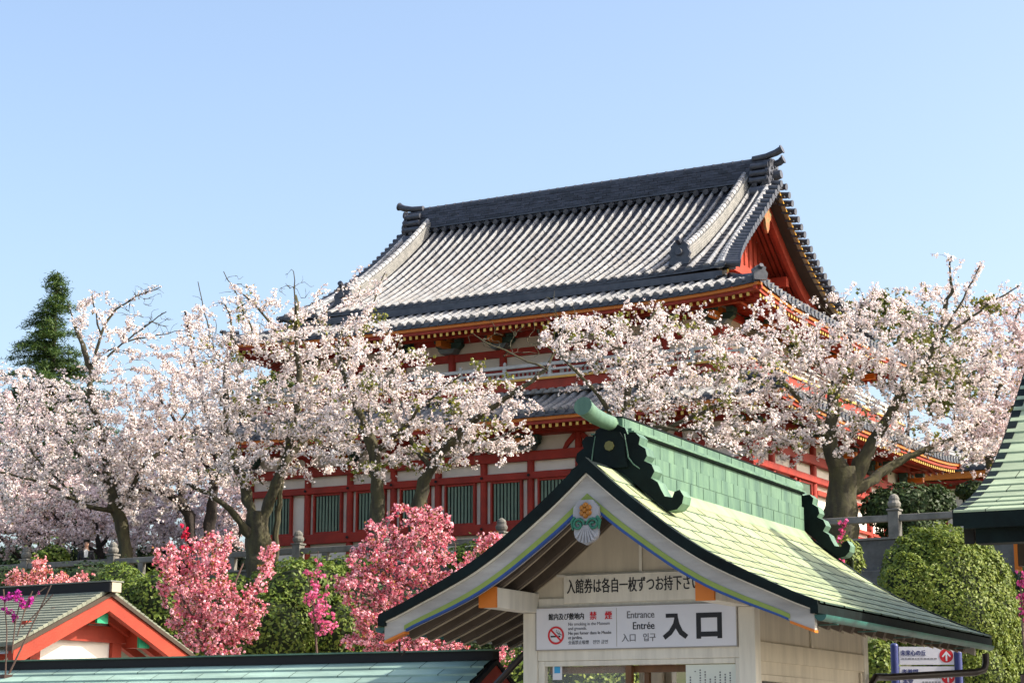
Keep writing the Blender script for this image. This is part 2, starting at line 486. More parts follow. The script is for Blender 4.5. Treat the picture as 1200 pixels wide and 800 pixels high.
def lattice_window(c, w, axis):
    """slatted window centred at c along the wall; axis 0 = front (along x), 1 = right side (along y)"""
    z0, z1 = 8.362, 9.697
    def P(a, o, z): return (c + a, .099 - o, z) if axis == 0 else (-.099 + o, c + a, z)
    def bx(m, a0, a1, o0, o1, za, zb, mi=0):
        p, q = P(a0, o0, za), P(a1, o1, zb); m.box(p[0], q[0], p[1], q[1], za, zb, mi)
    m = MB()
    h = w / 2
    for s in (-1, 1):
        bx(m, s * h, s * (h + .065), 0, .14, z0, z1)
    bx(m, -h, h, 0, .12, z1 - .07, z1); bx(m, -h, h, 0, .12, z0, z0 + .07)
    f = Hm(m, 'window', 'red')
    m = MB(); bx(m, -h, h, 0.001, .012, z0 + .071, z1 - .071); Hm(m, 'shade_backing', 'dark', f).location = (0, 0, 0)  # flat near-black sheet painting the shade behind the slats
    m = MB(); n = 8
    for i in range(n):
        a = -h + w * (i + .5) / n; q = .042
        pts = [P(a - q, .06, 0), P(a, .06 - q, 0), P(a + q, .06, 0), P(a, .06 + q, 0)]
        m.add([(p[0], p[1], z0 + .071) for p in pts] + [(p[0], p[1], z1 - .071) for p in pts], [(0, 1, 5, 4), (1, 2, 6, 5), (2, 3, 7, 6), (3, 0, 4, 7)])
    Hm(m, 'lattice', 'greenslat', f)
for a, b in zip(cu[:-1], cu[1:]):
    lattice_window(-(a + b) / 2, 1.0, 0)
for a, b in zip(cvs[:-1], cvs[1:]):
    c = (a + b) / 2
    if 3.5 < c < 5.4 or c > 12:
        lattice_window(c, 1.0, 1)
    else:
        m = MB(); m.box(-.099, .055, a + .14, b - .14, 9.36, 9.50); m.box(-.099, .055, a + .14, b - .14, 8.52, 8.62); Hm(m, 'wall_rail', 'vermilion')
# brackets under the lower eave
def bracket(x, y, z, dx, dy, sc=1.0):
    """boat-shaped bracket set facing (dx,dy)"""
    m = MB(); n = Vector((dx, dy, 0)); t = Vector((-dy, dx, 0)); c = Vector((x, y, z))
    def ob(t0, t1, n0, n1, z0, z1, mi):
        p = [c + t * a + n * b_ + Vector((0, 0, zz)) for zz in (z0, z1) for a, b_ in ((t0, n0), (t1, n0), (t1, n1), (t0, n1))]
        m.hexa([p[0], p[1], p[2], p[3], p[4], p[5], p[6], p[7]], mi)
    s = sc
    m.prism([(-.2 * s, 0), (.2 * s, 0), (.3 * s, .13 * s), (-.3 * s, .13 * s)], c + n * .0, t, (0, 0, 1), n, .34 * s, 1)
    m.prism([(-.42 * s, .23 * s), (-.30 * s, .135 * s), (.30 * s, .135 * s), (.42 * s, .23 * s), (.42 * s, .33 * s), (-.42 * s, .33 * s)], c + n * .02, t, (0, 0, 1), n, .2 * s, 0)
    for k in (-1, 0, 1):
        ob(k * .34 * s - .1 * s, k * .34 * s + .1 * s, 0.0, .3 * s, .332 * s, .47 * s, 0 if k else 2)
    ob(-.085 * s, .085 * s, .22, .78 * s, .14 * s, .31 * s, 2)
    ob(-.1 * s, .1 * s, .5 * s, .8 * s, .335 * s, .46 * s, 0)
    return Hm(m, 'bracket', ['bracket', 'bluegray', 'orange'])
for u in cu[0::2] + ([cu[-1]] if len(cu) % 2 == 0 else []):
    bracket(-u, -.03, 10.572, 0, -1)
for v in cvs[2::2]:
    bracket(.03, v, 10.572, 1, 0)
for a, b in zip(cu[0:-2:2], cu[2::2]):
    mb = MB()                 # frog-leg struts between brackets
    c = -(a + b) / 2
    mb.prism([(-.55, 0), (-.42, .02), (-.25, .2), (-.1, .33), (.1, .33), (.25, .2), (.42, .02), (.55, 0), (.45, .2), (.2, .46), (-.2, .46), (-.45, .2)], (c, .098, 10.575), (1, 0, 0), (0, 0, 1), (0, -1, 0), .09)
    Hm(mb, 'frog_leg_strut', 'red')
mb = MB(); mb.box(-HL - .1, .1, -.34, .098, 11.05, 11.22); mb.box(-.09, .34, .1, HD, 11.052, 11.218); Hm(mb, 'eave_purlin', 'red')

# lower roof ring
OL = 1.74
def prof_low(d): return 11.42 + .95 * (0.8 * d / 1.95 + .2 * (d / 1.95) ** 2)
ring = [(((-HL - OL), -OL), ((OL), -OL), (0, 1), True, True), ((OL, -OL), (OL, HD + OL), (-1, 0), True, True),
        ((OL, HD + OL), (-HL - OL, HD + OL), (0, -1), True, True), ((-HL - OL, HD + OL), (-HL - OL, -OL), (1, 0), True, True)]
def ring_roof(name_roof, ring, run, prof, up, zoff_f, raf_d1, raf_slope, sides=(0, 1, 2, 3), pitch=.34):
    mr, mf, mrf = MB(), MB(), MB()
    for k in sides:
        A, B, inw, h0, h1 = ring[k]
        S, L = tile_slope(mr, A, B, inw, run if not callable(run) else run(k), prof, up, h0, h1, pitch=pitch)
        eave_sweep(mf, S, L, .06, -.19, .12, .10, 0, inw)           # orange lath
        eave_sweep(mf, S, L, .12, -.30, .10, .11, 1, inw)           # red fascia
        mf_s = []
        rafters(mrf, S, L, inw, .20, raf_d1, -.36, raf_slope, .085, .11, .23, 0, 1)
        # boarding above the rafters
        n = 24; vs = []
        for i in range(n + 1):
            s = L * i / n; p = S(s, 0)
            dm = max(.2, min(raf_d1, s, L - s))
            vs.append((p[0] + inw[0] * .2, p[1] + inw[1] * .2, p[2] - .302)); vs.append((p[0] + inw[0] * dm, p[1] + inw[1] * dm, p[2] - .302 + raf_slope * (dm - .2)))
        mrf.add(vs, [(2 * i, 2 * i + 1, 2 * i + 3, 2 * i + 2) for i in range(n)], 2)
        # flying-rafter support
        eave_sweep(mf, S, L, .95, -.47 + raf_slope * .7, .12, .10, 1, inw, s0=.95, s1=L - .95)
    o = Hm(mr, name_roof, ['tile_cover', 'tile_pan', 'tile_dark'])
    Hm(mf, 'eave_fascia', ['orange', 'vermilion'], o).location = (0, 0, 0)
    Hm(mrf, 'eave_rafters', ['red', 'yellowpaint', 'red'], o)
    return o
low = ring_roof('lower_roof', ring, 1.95, prof_low, .22, 0, 1.9, .22)
for (cx, cy, dx, dy) in ((OL, -OL, -1, 1), (-HL - OL, -OL, 1, 1), (OL, HD + OL, -1, -1), (-HL - OL, HD + OL, 1, -1)):
    mb = MB(); pts = [(cx + dx * d, cy + dy * d, prof_low(d) + .2 * (1 - d / 1.95) + .1) for d in (.05, .5, 1, 1.5, 1.95)]
    mb.tube(pts, .14, 8)
    mb.tube([Vector(pts[0]) + Vector((-dx * .22, -dy * .22, .12)), Vector(pts[0]) + Vector((0, 0, .12)), Vector(pts[1]) + Vector((0, 0, .14))], .075, 8)
    Hm(mb, 'hip_ridge', 'tile_dark', low, smooth=True)

# balcony
BV = -.12
mb = MB()
mb.box(-HL + BV - .0, -BV, BV, HD - BV, 12.50, 12.80, 0)
mb.box(-HL + BV - .06, -BV + .06, BV - .06, HD - BV + .06, 12.802, 12.87, 1)
bal = Hm(mb, 'balcony', ['vermilion', 'gold'])
mb = MB(); mb.box(-HL + BV - .2, -BV + .2, BV - .2, HD - BV + .2, 12.33, 12.42, 0)
for i in range(60):
    u = -HL + .1 + (HL - .2) * i / 59
    mb.tube([(u, BV - .26, 12.40), (u, BV + .05, 12.47)], .06, 6, 0)
Hm(mb, 'balcony_apron', 'tile_sunlit', bal)
mb = MB()
for z, r_ in ((13.30, .05), (13.12, .035), (12.93, .04)):
    mb.box(-HL + BV - .25, -BV + .25, BV + .02, BV + .02 + 2 * r_, z - r_, z + r_)
    mb.box(-BV - .02 - 2 * r_, -BV - .02, BV + .12, HD + .1, z - r_ + .002, z + r_ - .002)
    mb.box(-HL + BV + .02, -HL + BV + .02 + 2 * r_, BV + .12, HD + .1, z - r_ + .002, z + r_ - .002)
Hm(mb, 'balustrade_rail', 'balustrade', bal)
for i in range(12):
    x = -HL + .15 + (HL - .3) * i / 11
    m = MB(); m.box(x - .055, x + .055, BV + .012, BV + .122, 12.872, 13.34); m.lathe([(.03, 0), (.06, .04), (.05, .1), (.01, .14)], (x, BV + .067, 13.34), 8); Hm(m, 'balustrade_post', 'balustrade', bal)
for i in range(1, 9):
    y = HD * i / 8
    m = MB(); m.box(-BV - .13, -BV - .015, y - .055, y + .055, 12.872, 13.34); Hm(m, 'balustrade_post', 'balustrade', bal)
# upper storey
UI = 1.35
mb = MB(); mb.box(-HL + UI, -UI, UI, HD - UI, 12.0, 15.6); Hm(mb, 'upper_wall', 'plaster')
uc = [UI + (HL - 2 * UI) * i / 8 for i in range(9)]
for u in uc:
    m = MB(); m.tube([(-u, UI - .04, 12.87), (-u, UI - .04, 14.6)], .13, 10); Hm(m, 'upper_column', 'red', smooth=True)
uvs = [UI + (HD - 2 * UI) * i / 6 for i in range(7)]
for v in uvs[1:]:
    m = MB(); m.tube([(-UI + .04, v, 12.87), (-UI + .04, v, 14.6)], .13, 10); Hm(m, 'upper_column', 'red', smooth=True)
for z0, z1, p in ((12.88, 13.05, .07), (13.42, 13.60, .08), (13.95, 14.2, .09), (14.55, 14.75, .14)):
    m = MB(); m.box(-HL + UI - .1, -UI + .1, UI - p, UI + .002, z0, z1); Hm(m, 'upper_tie_beam', 'red')
    m = MB(); m.box(-UI - .002, -UI + p, UI + .02, HD - UI, z0 + .002, z1 - .002); Hm(m, 'upper_tie_beam', 'red')
for u in uc:
    bracket(-u, UI - .05, 14.2, 0, -1, 1.15)
for v in uvs[1:]:
    bracket(-UI + .05, v, 14.2, 1, 0, 1.15)
mb = MB()                                        # dark slatted panels of the upper storey
for a, b in zip(uc[:-1], uc[1:]):
    for k in range(9):
        x = -(a + .25 + (b - a - .5) * (k + .5) / 9)
        mb.box(x - .03, x + .03, UI - .05, UI - .004, 13.052, 13.418)
Hm(mb, 'upper_lattice', 'red')

# upper skirt roof (eave) and the big gabled roof over it
OU = .72
def prof_up(d): return 14.86 + .40 * d + .02 * d * d
ringU = [((-HL - OU, -OU), (OU, -OU), (0, 1), True, True), ((OU, -OU), (OU, HD + OU), (-1, 0), True, True),
         ((OU, HD + OU), (-HL - OU, HD + OU), (0, -1), True, True), ((-HL - OU, HD + OU), (-HL - OU, -OU), (1, 0), True, True)]
skirt = ring_roof('eave_roof', ringU, lambda k: (1.5, 3.3)[k % 2], prof_up, .24, 0, 2.0, .20)
for (cx, cy, dx, dy) in ((OU, -OU, -1, 1), (-HL - OU, -OU, 1, 1), (OU, HD + OU, -1, -1), (-HL - OU, HD + OU, 1, -1)):
    mb = MB(); pts = [(cx + dx * d, cy + dy * d, prof_up(d) + .22 * max(0, 1 - d / 1.5) ** 2 + .14) for d in (.05, .4, .8, 1.25, 1.6)]
    mb.sweep(pts, [(-.10, -.2), (.10, -.2), (.10, .02), (.06, .08), (-.06, .08), (-.10, .02)], (dx * .707, -dy * .707, 0))
    e = Vector(pts[0])
    mb.tube([e + Vector((-dx * .16, -dy * .16, .22)), e + Vector((-dx * .05, -dy * .05, .14)), e + Vector((dx * .3, dy * .3, .2))], .07, 8)
    mb.prism([(-.2, -.2), (.2, -.2), (.23, 0), (.16, .1), (.18, .18), (.08, .24), (-.08, .24), (-.18, .18), (-.16, .1), (-.23, 0)], e + Vector((-dx * .03, -dy * .03, 0)), (dx * .707, -dy * .707, 0), (0, 0, 1), (-dx * .707, -dy * .707, 0), .1)
    Hm(mb, 'hip_ridge', 'tile_dark', skirt)
VC = HD / 2
R0 = .5
RUN = VC - R0
GU = 1.75                                        # gable verge
def flare_verge(mb):
    out = []
    for x, y, z in mb.v:
        u = -x; m_ = u > HL / 2
        if m_: u = HL - u
        d = min(max(RUN - abs(y - VC), 0), RUN)
        w = min(max((3.0 - u) / 1.25, 0), 1.5)
        u -= .85 * w * (1 - d / RUN) ** 3
        out.append((-(HL - u) if m_ else -u, y, z))
    mb.v = out
def prof_main(d): 
    t = d / RUN
    return 15.88 + 4.55 * (.70 * t + .30 * t * t)
mb = MB()
for side in (0, 1):
    A, B, inw = ((-HL + GU, R0), (-GU, R0), (0, 1)) if side == 0 else ((-GU, HD - R0), (-HL + GU, HD - R0), (0, -1))
    S, L = tile_slope(mb, A, B, inw, RUN, prof_main, .10, False, False, pitch=.362, r=.058, upexp=6)
flare_verge(mb); mroof = Hm(mb, 'main_roof', ['tile_cover', 'tile_pan', 'tile_dark'])
mb = MB()                                        # underside and edge of the main roof
n = 12
for sgn, y0 in ((1, R0), (-1, HD - R0)):
    pts = [(0, y0 + sgn * RUN * i / n, prof_main(RUN * i / n)) for i in range(n + 1)]
    vs = []
    for p in pts:
        vs += [(-HL + GU + .05, p[1], p[2] - .10), (-GU - .05, p[1], p[2] - .10), (-HL + GU + .05, p[1], p[2] - .26), (-GU - .05, p[1], p[2] - .26)]
    fs = []
    for i in range(n):
        o = 4 * i
        fs += [(o, o + 1, o + 5, o + 4), (o + 2, o + 6, o + 7, o + 3)]
    fs += [(0, 2, 3, 1)]
    mb.add(vs, fs, 0); mb.m[-1] = 1
flare_verge(mb); Hm(mb, 'roof_deck', ['darkwood', 'tile_dark'], mroof)
mb = MB(); mb.box(-HL + 1.0, -1.0, .62, .80, 15.2, 15.62); mb.box(-HL + 1.0, -1.0, HD - .80, HD - .62, 15.2, 15.62)
mb.box(-HL + 1.2, -1.2, .505, .62, 15.56, 15.76); Hm(mb, 'roof_step', 'tile_dark', mroof)
# main ridge, of many flat tiles
mb = MB()
r_lo, r_hi, u0, u1 = 20.28, 21.12, 1.95, HL - 1.95
nc = 9
for k in range(nc):
    z0 = r_lo + (r_hi - r_lo) * k / nc; z1 = r_lo + (r_hi - r_lo) * (k + 1) / nc
    hw = .36 - .10 * k / nc
    x = -u1
    off = (k % 2) * .16
    first = True
    while x < -u0 - .01:
        x1 = min(-u0, x + (.17 if first and off else .33)); first = False
        j = rng.uniform(0, .022); c = rng.uniform(.65, 1.45)
        mb.box(x + .004, x1 - .004, VC - hw - j, VC + hw + j, z0 + .006, z1 - rng.uniform(0, .012), 0, (.048 * c, .052 * c, .072 * c))
        x = x1
mb.box(-u1, -u0, VC - .2, VC + .2, r_lo - .3, r_hi - .01, 0, (.03, .03, .035))
mb.tube([(-u1 - .05, VC, r_hi + .06), (-u0 + .05, VC, r_hi + .06)], .13, 10, 0, tint=(.08, .085, .105))
x = -u1
while x < -u0:
    mb.tube([(x, VC, r_hi + .06), (x + .04, VC, r_hi + .06)], .145, 10, 0, tint=(.07, .075, .095)); x += .36
ridge = Hm(mb, 'main_ridge', 'tile_ridge')
for s in (-1, 1):
    mb = MB(); x = -u1 + .18
    while x < -u0:
        mb.tube([(x, VC + s * .30, r_lo + .0), (x, VC + s * .50, r_lo - .06)], .10, 8, 0)
        mb.box(x - .18, x + .182, VC + s * .30, VC + s * .46, r_lo + .075, r_lo + .12, 0)
        x += .362
    Hm(mb, 'ridge_base_tiles', 'tile_dark', ridge)
# descending ridges
def descend(u, sgn, uo):
    m = MB(); pts = []
    y0 = R0 if sgn > 0 else HD - R0
    d0, d1 = .95, RUN - .15
    for i in range(15):
        d = d0 + (d1 - d0) * i / 14
        pts.append(Vector((-u, y0 + sgn * d, prof_main(d) + .02)))
    m.sweep(pts, [(-.17, 0), (.17, 0), (.14, .44), (.0, .46), (-.14, .44)], (1, 0, 0), 0)
    for i in range(26):
        d = d0 + (d1 - d0) * i / 25; d2 = d + (d1 - d0) / 25
        a = Vector((-u, y0 + sgn * d, prof_main(d) + .50)); b = Vector((-u, y0 + sgn * d2, prof_main(min(d2, RUN)) + .50))
        m.tube([a, b], [.115, .095], 8, 1, tint=tone(.33))
    for k in range(5):
        for i in range(14):
            a = pts[i] + Vector((0, 0, .07 + .085 * k)); b = pts[i + 1] + Vector((0, 0, .07 + .085 * k))
            m.beam(a, b, .36 - .012 * k + rng.uniform(0, .02), .065, 2)
    o = Hm(m, 'descending_ridge', ['tile_dark', 'tile_cover', 'tile_sunlit'])
    m = MB(); p = pts[0] + Vector((0, -sgn * .02, .1))
    m.prism([(-.3, -.15), (.3, -.15), (.36, 0), (.3, .1), (.36, .22), (.28, .36), (.3, .46), (.14, .62), (0, .56), (-.14, .62), (-.3, .46), (-.28, .36), (-.36, .22), (-.3, .1), (-.36, 0)], p, (1, 0, 0), (0, 0, 1), (0, -sgn, 0), .14)
    m.tube([p + Vector((0, 0, .26)), p + Vector((0, -sgn * .24, .26))], [.17, .11], 10)
    m.tube([p + Vector((0, sgn * .3, .5)), p + Vector((0, -sgn * .1, .55)), p + Vector((0, -sgn * .32, .66))], .09, 8)
    Hm(m, 'ridge_end_tile', 'tile_dark', o, smooth=True)
for u in (2.75, HL - 2.75):
    for s in (1, -1): descend(u, s, 0)
# verge tiles
for sx in (0, 1):
    m = MB(); xe = -GU if sx == 0 else -HL + GU; dx = 1 if sx == 0 else -1
    for sgn, y0 in ((1, R0), (-1, HD - R0)):
        k = 24
        for i in range(k):
            d = .15 + (RUN - .25) * (i + .5) / k
            p = Vector((xe, y0 + sgn * d, prof_main(d) + .02))
            m.tube([p + Vector((-dx * .12, 0, .05)), p + Vector((dx * .30, 0, -.03))], [.10, .11], 10)
            m.tube([p + Vector((dx * .295, 0, -.03)), p + Vector((dx * .325, 0, -.033))], [.125, .125], 10)
            p2 = p + Vector((dx * .2, sgn * (RUN / k) * .5, -.02))
            m.beam(p2 + Vector((-dx * .3, 0, -.06)), p2 + Vector((dx * .02, 0, -.10)), RUN / k * .9, .05)
        pts = [(xe - dx * .10, y0 + sgn * RUN * i / 12, prof_main(RUN * i / 12) + .07) for i in range(13)]
        for i in range(24):
            d, d2 = RUN * i / 24, RUN * (i + 1) / 24
            m.tube([(xe - dx * .1, y0 + sgn * d, prof_main(d) + .07), (xe - dx * .1, y0 + sgn * d2, prof_main(d2) + .07)], [.11, .095], 8, 1, tint=tone(.36))
    flare_verge(m); Hm(m, 'verge_tiles', ['tile_dark', 'tile_cover'], mroof)
# gable ends
for sx in (0, 1):
    xe = -GU if sx == 0 else -HL + GU; dx = 1 if sx == 0 else -1
    def crv(off, w, n=14, x=0.0):
        top, bot = [], []
        for i in range(-n, n + 1):
            t = i / n; d = RUN * (1 - abs(t)) * 1.0
            d = max(d, .0); y = VC - t * RUN
            z = prof_main(d) - off
            top.append((y, z)); bot.append((y, z - w))
        return top, bot
    def board(off, w, x0, x1, mat_, name, flare=0.0, d_cut=.5):
        m = MB(); n = 16
        for s in (-1, 1):
            pt = []
            for i in range(n + 1):
                d = d_cut + (RUN - d_cut) * i / n
                y = VC + s * (RUN - d); z = prof_main(d) - off
                ww = w * (1 + flare * (1 - i / n))
                pt.append((y, z, z - ww))
            for i in range(n):
                a, b = pt[i], pt[i + 1]
                m.hexa([(x0, a[0], a[2]), (x1, a[0], a[2]), (x1, b[0], b[2]), (x0, b[0], b[2]), (x0, a[0], a[1]), (x1, a[0], a[1]), (x1, b[0], b[1]), (x0, b[0], b[1])])
        flare_verge(m); return Hm(m, name, mat_, gable)
    m = MB(); gx = xe - dx * 1.35                     # recessed gable wall, red boards with pale battens
    prof = []
    for i in range(-10, 11):
        d = max(RUN * (1 - abs(i) / 10), 1.2); prof.append((VC + RUN * i / 10 * (1 - 1.2 / RUN if abs(i) == 10 else 1), prof_main(d) - .22))
    poly = [(prof[0][0], 15.9)] + [(prof[-1][0], 15.9)] + prof[::-1]
    m.prism([(p[0], p[1]) for p in poly], (gx, 0, 0), (0, 1, 0), (0, 0, 1), (-dx, 0, 0), .12)
    gable = Hm(m, 'gable_wall', 'plaster')
    m = MB()
    for i in range(-11, 12):
        y = VC + i * .42; d = RUN - abs(y - VC)
        zt = prof_main(d) - .3
        if zt > 16.3: m.box(gx + dx * .001, gx + dx * .07, y - .13, y + .13, 16.0, zt)
    Hm(m, 'gable_battens', 'vermilion', gable)
    board(.14, .08, xe + dx * .041, xe + dx * .075, 'gold', 'verge_edge', 0, .1)
    board(.17, .06, xe - dx * .419, xe + dx * .04, 'tanwood', 'verge_band', 0, .1)
    board(.235, .46, xe - dx * .56, xe - dx * .42, 'vermilion', 'bargeboard', .25, .5)
    m = MB()
    for k in range(4):
        x = xe - dx * (.70 + .18 * k)
        for s in (-1, 1):
            for i in range(12):
                d, d2 = .6 + (RUN - .6) * i / 12, .6 + (RUN - .6) * (i + 1) / 12
                m.beam((x, VC + s * (RUN - d), prof_main(d) - .36), (x, VC + s * (RUN - d2), prof_main(d2) - .36), .12, .15, 0)
            mp = []
    for s in (-1, 1):
        for i in range(12):
            d, d2 = .6 + (RUN - .6) * i / 12, .6 + (RUN - .6) * (i + 1) / 12
            m.add([(xe - dx * .57, VC + s * (RUN - d), prof_main(d) - .275), (gx, VC + s * (RUN - d), prof_main(d) - .275), (gx, VC + s * (RUN - d2), prof_main(d2) - .275), (xe - dx * .57, VC + s * (RUN - d2), prof_main(d2) - .275)], [(0, 1, 2, 3)], 1)
    Hm(m, 'verge_rafters', ['vermilion', 'plaster'], gable)
    m = MB()
    for y, z in ((VC, 19.5), (VC - 2.5, 17.45), (VC + 2.5, 17.45)):
        m.beam((gx, y, z), (xe - dx * .60, y, z), .26, .34)
    m.beam((gx + dx * .15, VC - 3.2, 17.35), (gx + dx * .15, VC + 3.2, 17.35), .2, .34)
    Hm(m, 'gable_beams', 'vermilion', gable)
    m = MB()                                       # pendant and carved feet
    m.prism([(-.12, 0), (.12, 0), (.2, -.25), (.38, -.45), (.3, -.62), (.2, -.68), (.14, -.95), (0, -1.15), (-.14, -.95), (-.2, -.68), (-.3, -.62), (-.38, -.45), (-.2, -.25)], (xe - dx * .41, VC, 19.75), (0, 1, 0), (0, 0, 1), (dx, 0, 0), .1)
    Hm(m, 'gable_pendant', 'carving', gable)
    for s in (-1, 1):
        m = MB()
        for k in range(5):
            d = .9 + k * .33
            c = Vector((xe - dx * .41, VC + s * (RUN - d), prof_main(d) - .62 + .02 * k))
            m.tube([c, c + Vector((dx * .1, 0, 0))], [.23 - .02 * k, .12], 8)
        flare_verge(m); Hm(m, 'gable_carving', 'carving', gable)
    # ridge end ornament
    m = MB(); xo = -u0 if sx == 0 else -u1
    P = Vector((xo + dx * .02, VC, r_lo))
    m.prism([(-.44, -.45), (.44, -.45), (.6, -.3), (.5, -.1), (.58, .08), (.46, .22), (.52, .42), (.4, .55), (.42, .74), (.24, .86), (0, .92), (-.24, .86), (-.42, .74), (-.4, .55), (-.52, .42), (-.46, .22), (-.58, .08), (-.5, -.1), (-.6, -.3)], P, (0, 1, 0), (0, 0, 1), (dx, 0, 0), .16)
    m.tube([P + Vector((dx * .15, 0, .32)), P + Vector((dx * .42, 0, .34))], [.2, .15], 12)
    for a in range(8):
        c = P + Vector((dx * .16, .3 * math.cos(a * .785), .33 + .3 * math.sin(a * .785)))
        m.tube([c, c + Vector((dx * .05, 0, 0))], [.07, .05], 8)
    for k, z in enumerate((.62, .36, .1)):
        for s in (-1, 1):
            q = P + Vector((-dx * .55, s * (.36 + .05 * k), z)); m.tube([q, q + Vector((dx * .62, 0, 0))], .115, 10); m.tube([q + Vector((dx * .61, 0, 0)), q + Vector((dx * .66, 0, 0))], .135, 10)
    for s in (-1, 1):
        q = P + Vector((-dx * .1, s * .50, -.34)); m.tube([q + Vector((-dx * .4, 0, 0)), q, q + Vector((dx * .14, 0, 0))], [.2, .22, .22], 12)
    for z, s, l in ((1.06, -.16, 1.0), (.80, .16, .92)):
        q = P + Vector((-dx * .55, s, z - .1)); m.tube([q, q + Vector((dx * .5, 0, .03)), q + Vector((dx * .85, 0, .11)), q + Vector((dx * (l + .05), 0, .20))], [.105, .11, .12, .125], 12)
        e = q + Vector((dx * (l + .05), 0, .20)); m.tube([e, e + Vector((dx * .04, 0, .015))], [.155, .155], 12)
    Hm(m, 'ridge_ornament', 'tile_dark', ridge, smooth=True)

# ------------------------------------------------------------------ small hall behind on the right
bp = at_depth(1128, 560, 88.0)
side = empty('side_hall', (bp[0], bp[1], TERR), -ang, 'smaller vermilion hall with grey tiled roof at the far right behind the blossom', 'temple building')
def Sm(mb, name, mats, parent=side): return mb.build(name, mats, parent)
mb = MB(); mb.box(-2.6, 2.6, 0, 5, 0, 7.5); Sm(mb, 'wall', 'white_wall')
for x in (-2.6, -.87, .87, 2.6):
    mb = MB(); mb.box(x - .12, x + .12, -.1, -.002, 0, 7.5); Sm(mb, 'column', 'vermilion')
for z in (3.6, 6.9):
    mb = MB(); mb.box(-2.7, 2.7, -.14, -.102, z, z + .3); Sm(mb, 'tie_beam', 'vermilion')
mr, mf = MB(), MB()
def prof_s(d): return 7.6 + 1.9 * (.55 * d / 3.9 + .45 * (d / 3.9) ** 2)
for A, B, inw in (((-4.1, -1.4), (4.1, -1.4), (0, 1)), ((4.1, -1.4), (4.1, 6.4), (-1, 0)), ((4.1, 6.4), (-4.1, 6.4), (0, -1)), ((-4.1, 6.4), (-4.1, -1.4), (1, 0))):
    S, L = tile_slope(mr, A, B, inw, 3.9, prof_s, .45, True, True, pitch=.36, r=.1, seg=.5, upexp=4)
    eave_sweep(mf, S, L, .1, -.42, .16, .30, 0, inw); eave_sweep(mf, S, L, .3, -.55, 1.0, .1, 1, inw, s0=.3, s1=L - .3)
Sm(mr, 'roof', ['tile_cover', 'tile_pan', 'tile_dark']); Sm(mf, 'eave_fascia', ['orange', 'red'])

# ------------------------------------------------------------------ stone fence along the terrace and the wall under it
FV = -9.0
mb = MB(); 
fo = HW(0, FV)
fence = empty('stone_fence', (fo[0], fo[1], 6.35), -ang, 'weathered stone post and rail fence along the terrace edge', 'fence')
rw = empty('retaining_wall', (fo[0], fo[1], 4.6), -ang, 'dark stone retaining wall under the terrace fence', 'wall')
mb = MB(); mb.box(-40, 24, -.12, .16, 0, 1.7); mb.box(-40, 24, -.5, .2, -.3, .95); mb.build('wall_face', 'stone_dark', rw, bevel=.02)
mb = MB(); mb.box(-40, 24, -.16, .20, 1.702, 1.75); mb.build('coping', 'stone', rw)
pu = [-12.6, -7.2, -1.9, 3.45, 9.85 - 3.0, 9.85, 13.2, 16.45, 19.8, 23.1, 26.4, 29.7]
pu = [-17.9, -12.6, -7.22, -1.9, 3.42, 7.1, 9.87, 13.2, 16.45, 19.8, 23.1, 26.4]
for u in pu:
    m = MB(); m.box(-u - .13, -u + .13, -.13, .13, 0, .62)
    m.box(-u - .16, -u + .16, -.16, .16, .62, .67)
    m.lathe([(.10, 0), (.15, .06), (.165, .13), (.12, .2), (.13, .24), (.10, .31), (.03, .36)], (-u, 0, .67), 12)
    m.build('fence_post', 'stone', fence, bevel=.015)
for a, b in zip(pu[:-1], pu[1:]):
    m = MB(); m.beam((-a - .132, 0, .45), (-b + .132, 0, .45), .17, .16); m.build('fence_rail', 'stone', fence, bevel=.02)
    for k in range(1, 3):
        x = -(a + (b - a) * k / 3); m = MB(); m.box(x - .09, x + .09, -.07, .07, 0, .368); m.build('fence_strut', 'stone', fence)

# ------------------------------------------------------------------ ticket kiosk (foreground)
ka = math.atan2(1170, 2364)
K0 = at_depth(613, 760, 13.0)
KV = np.array([math.sin(ka), math.cos(ka), 0]); KR = np.array([math.cos(ka), -math.sin(ka), 0])
kio = empty('ticket_kiosk', (K0[0], K0[1], 0), -ka, 'cream entrance kiosk with a green copper gabled roof and Japanese signs', 'kiosk')
CX = .785
KW_, KD = 1.59, 2.44
BEV = .004
# posts
for x0, x1, y0, y1 in ((0, .1, 0, .1), (KW_ - .11, KW_, 0, .1), (0, .1, KD - .1, KD), (KW_ - .1, KW_, KD - .1, KD)):
    m = MB(); m.box(x0, x1, y0, y1, 0, 2.429); m.build('post', 'creamwhite', kio, bevel=BEV)
# plate beams with orange ends
for x0 in (-.012, 1.437):
    m = MB(); m.box(x0, x0 + .115, -.58, KD + .5, 2.43, 2.555); 
    o = m.build('plate_beam', 'creamwhite', kio, bevel=BEV)
    m = MB(); m.box(x0 - .002, x0 + .117, -.605, -.581, 2.428, 2.557); m.build('beam_cap', 'orange', o)
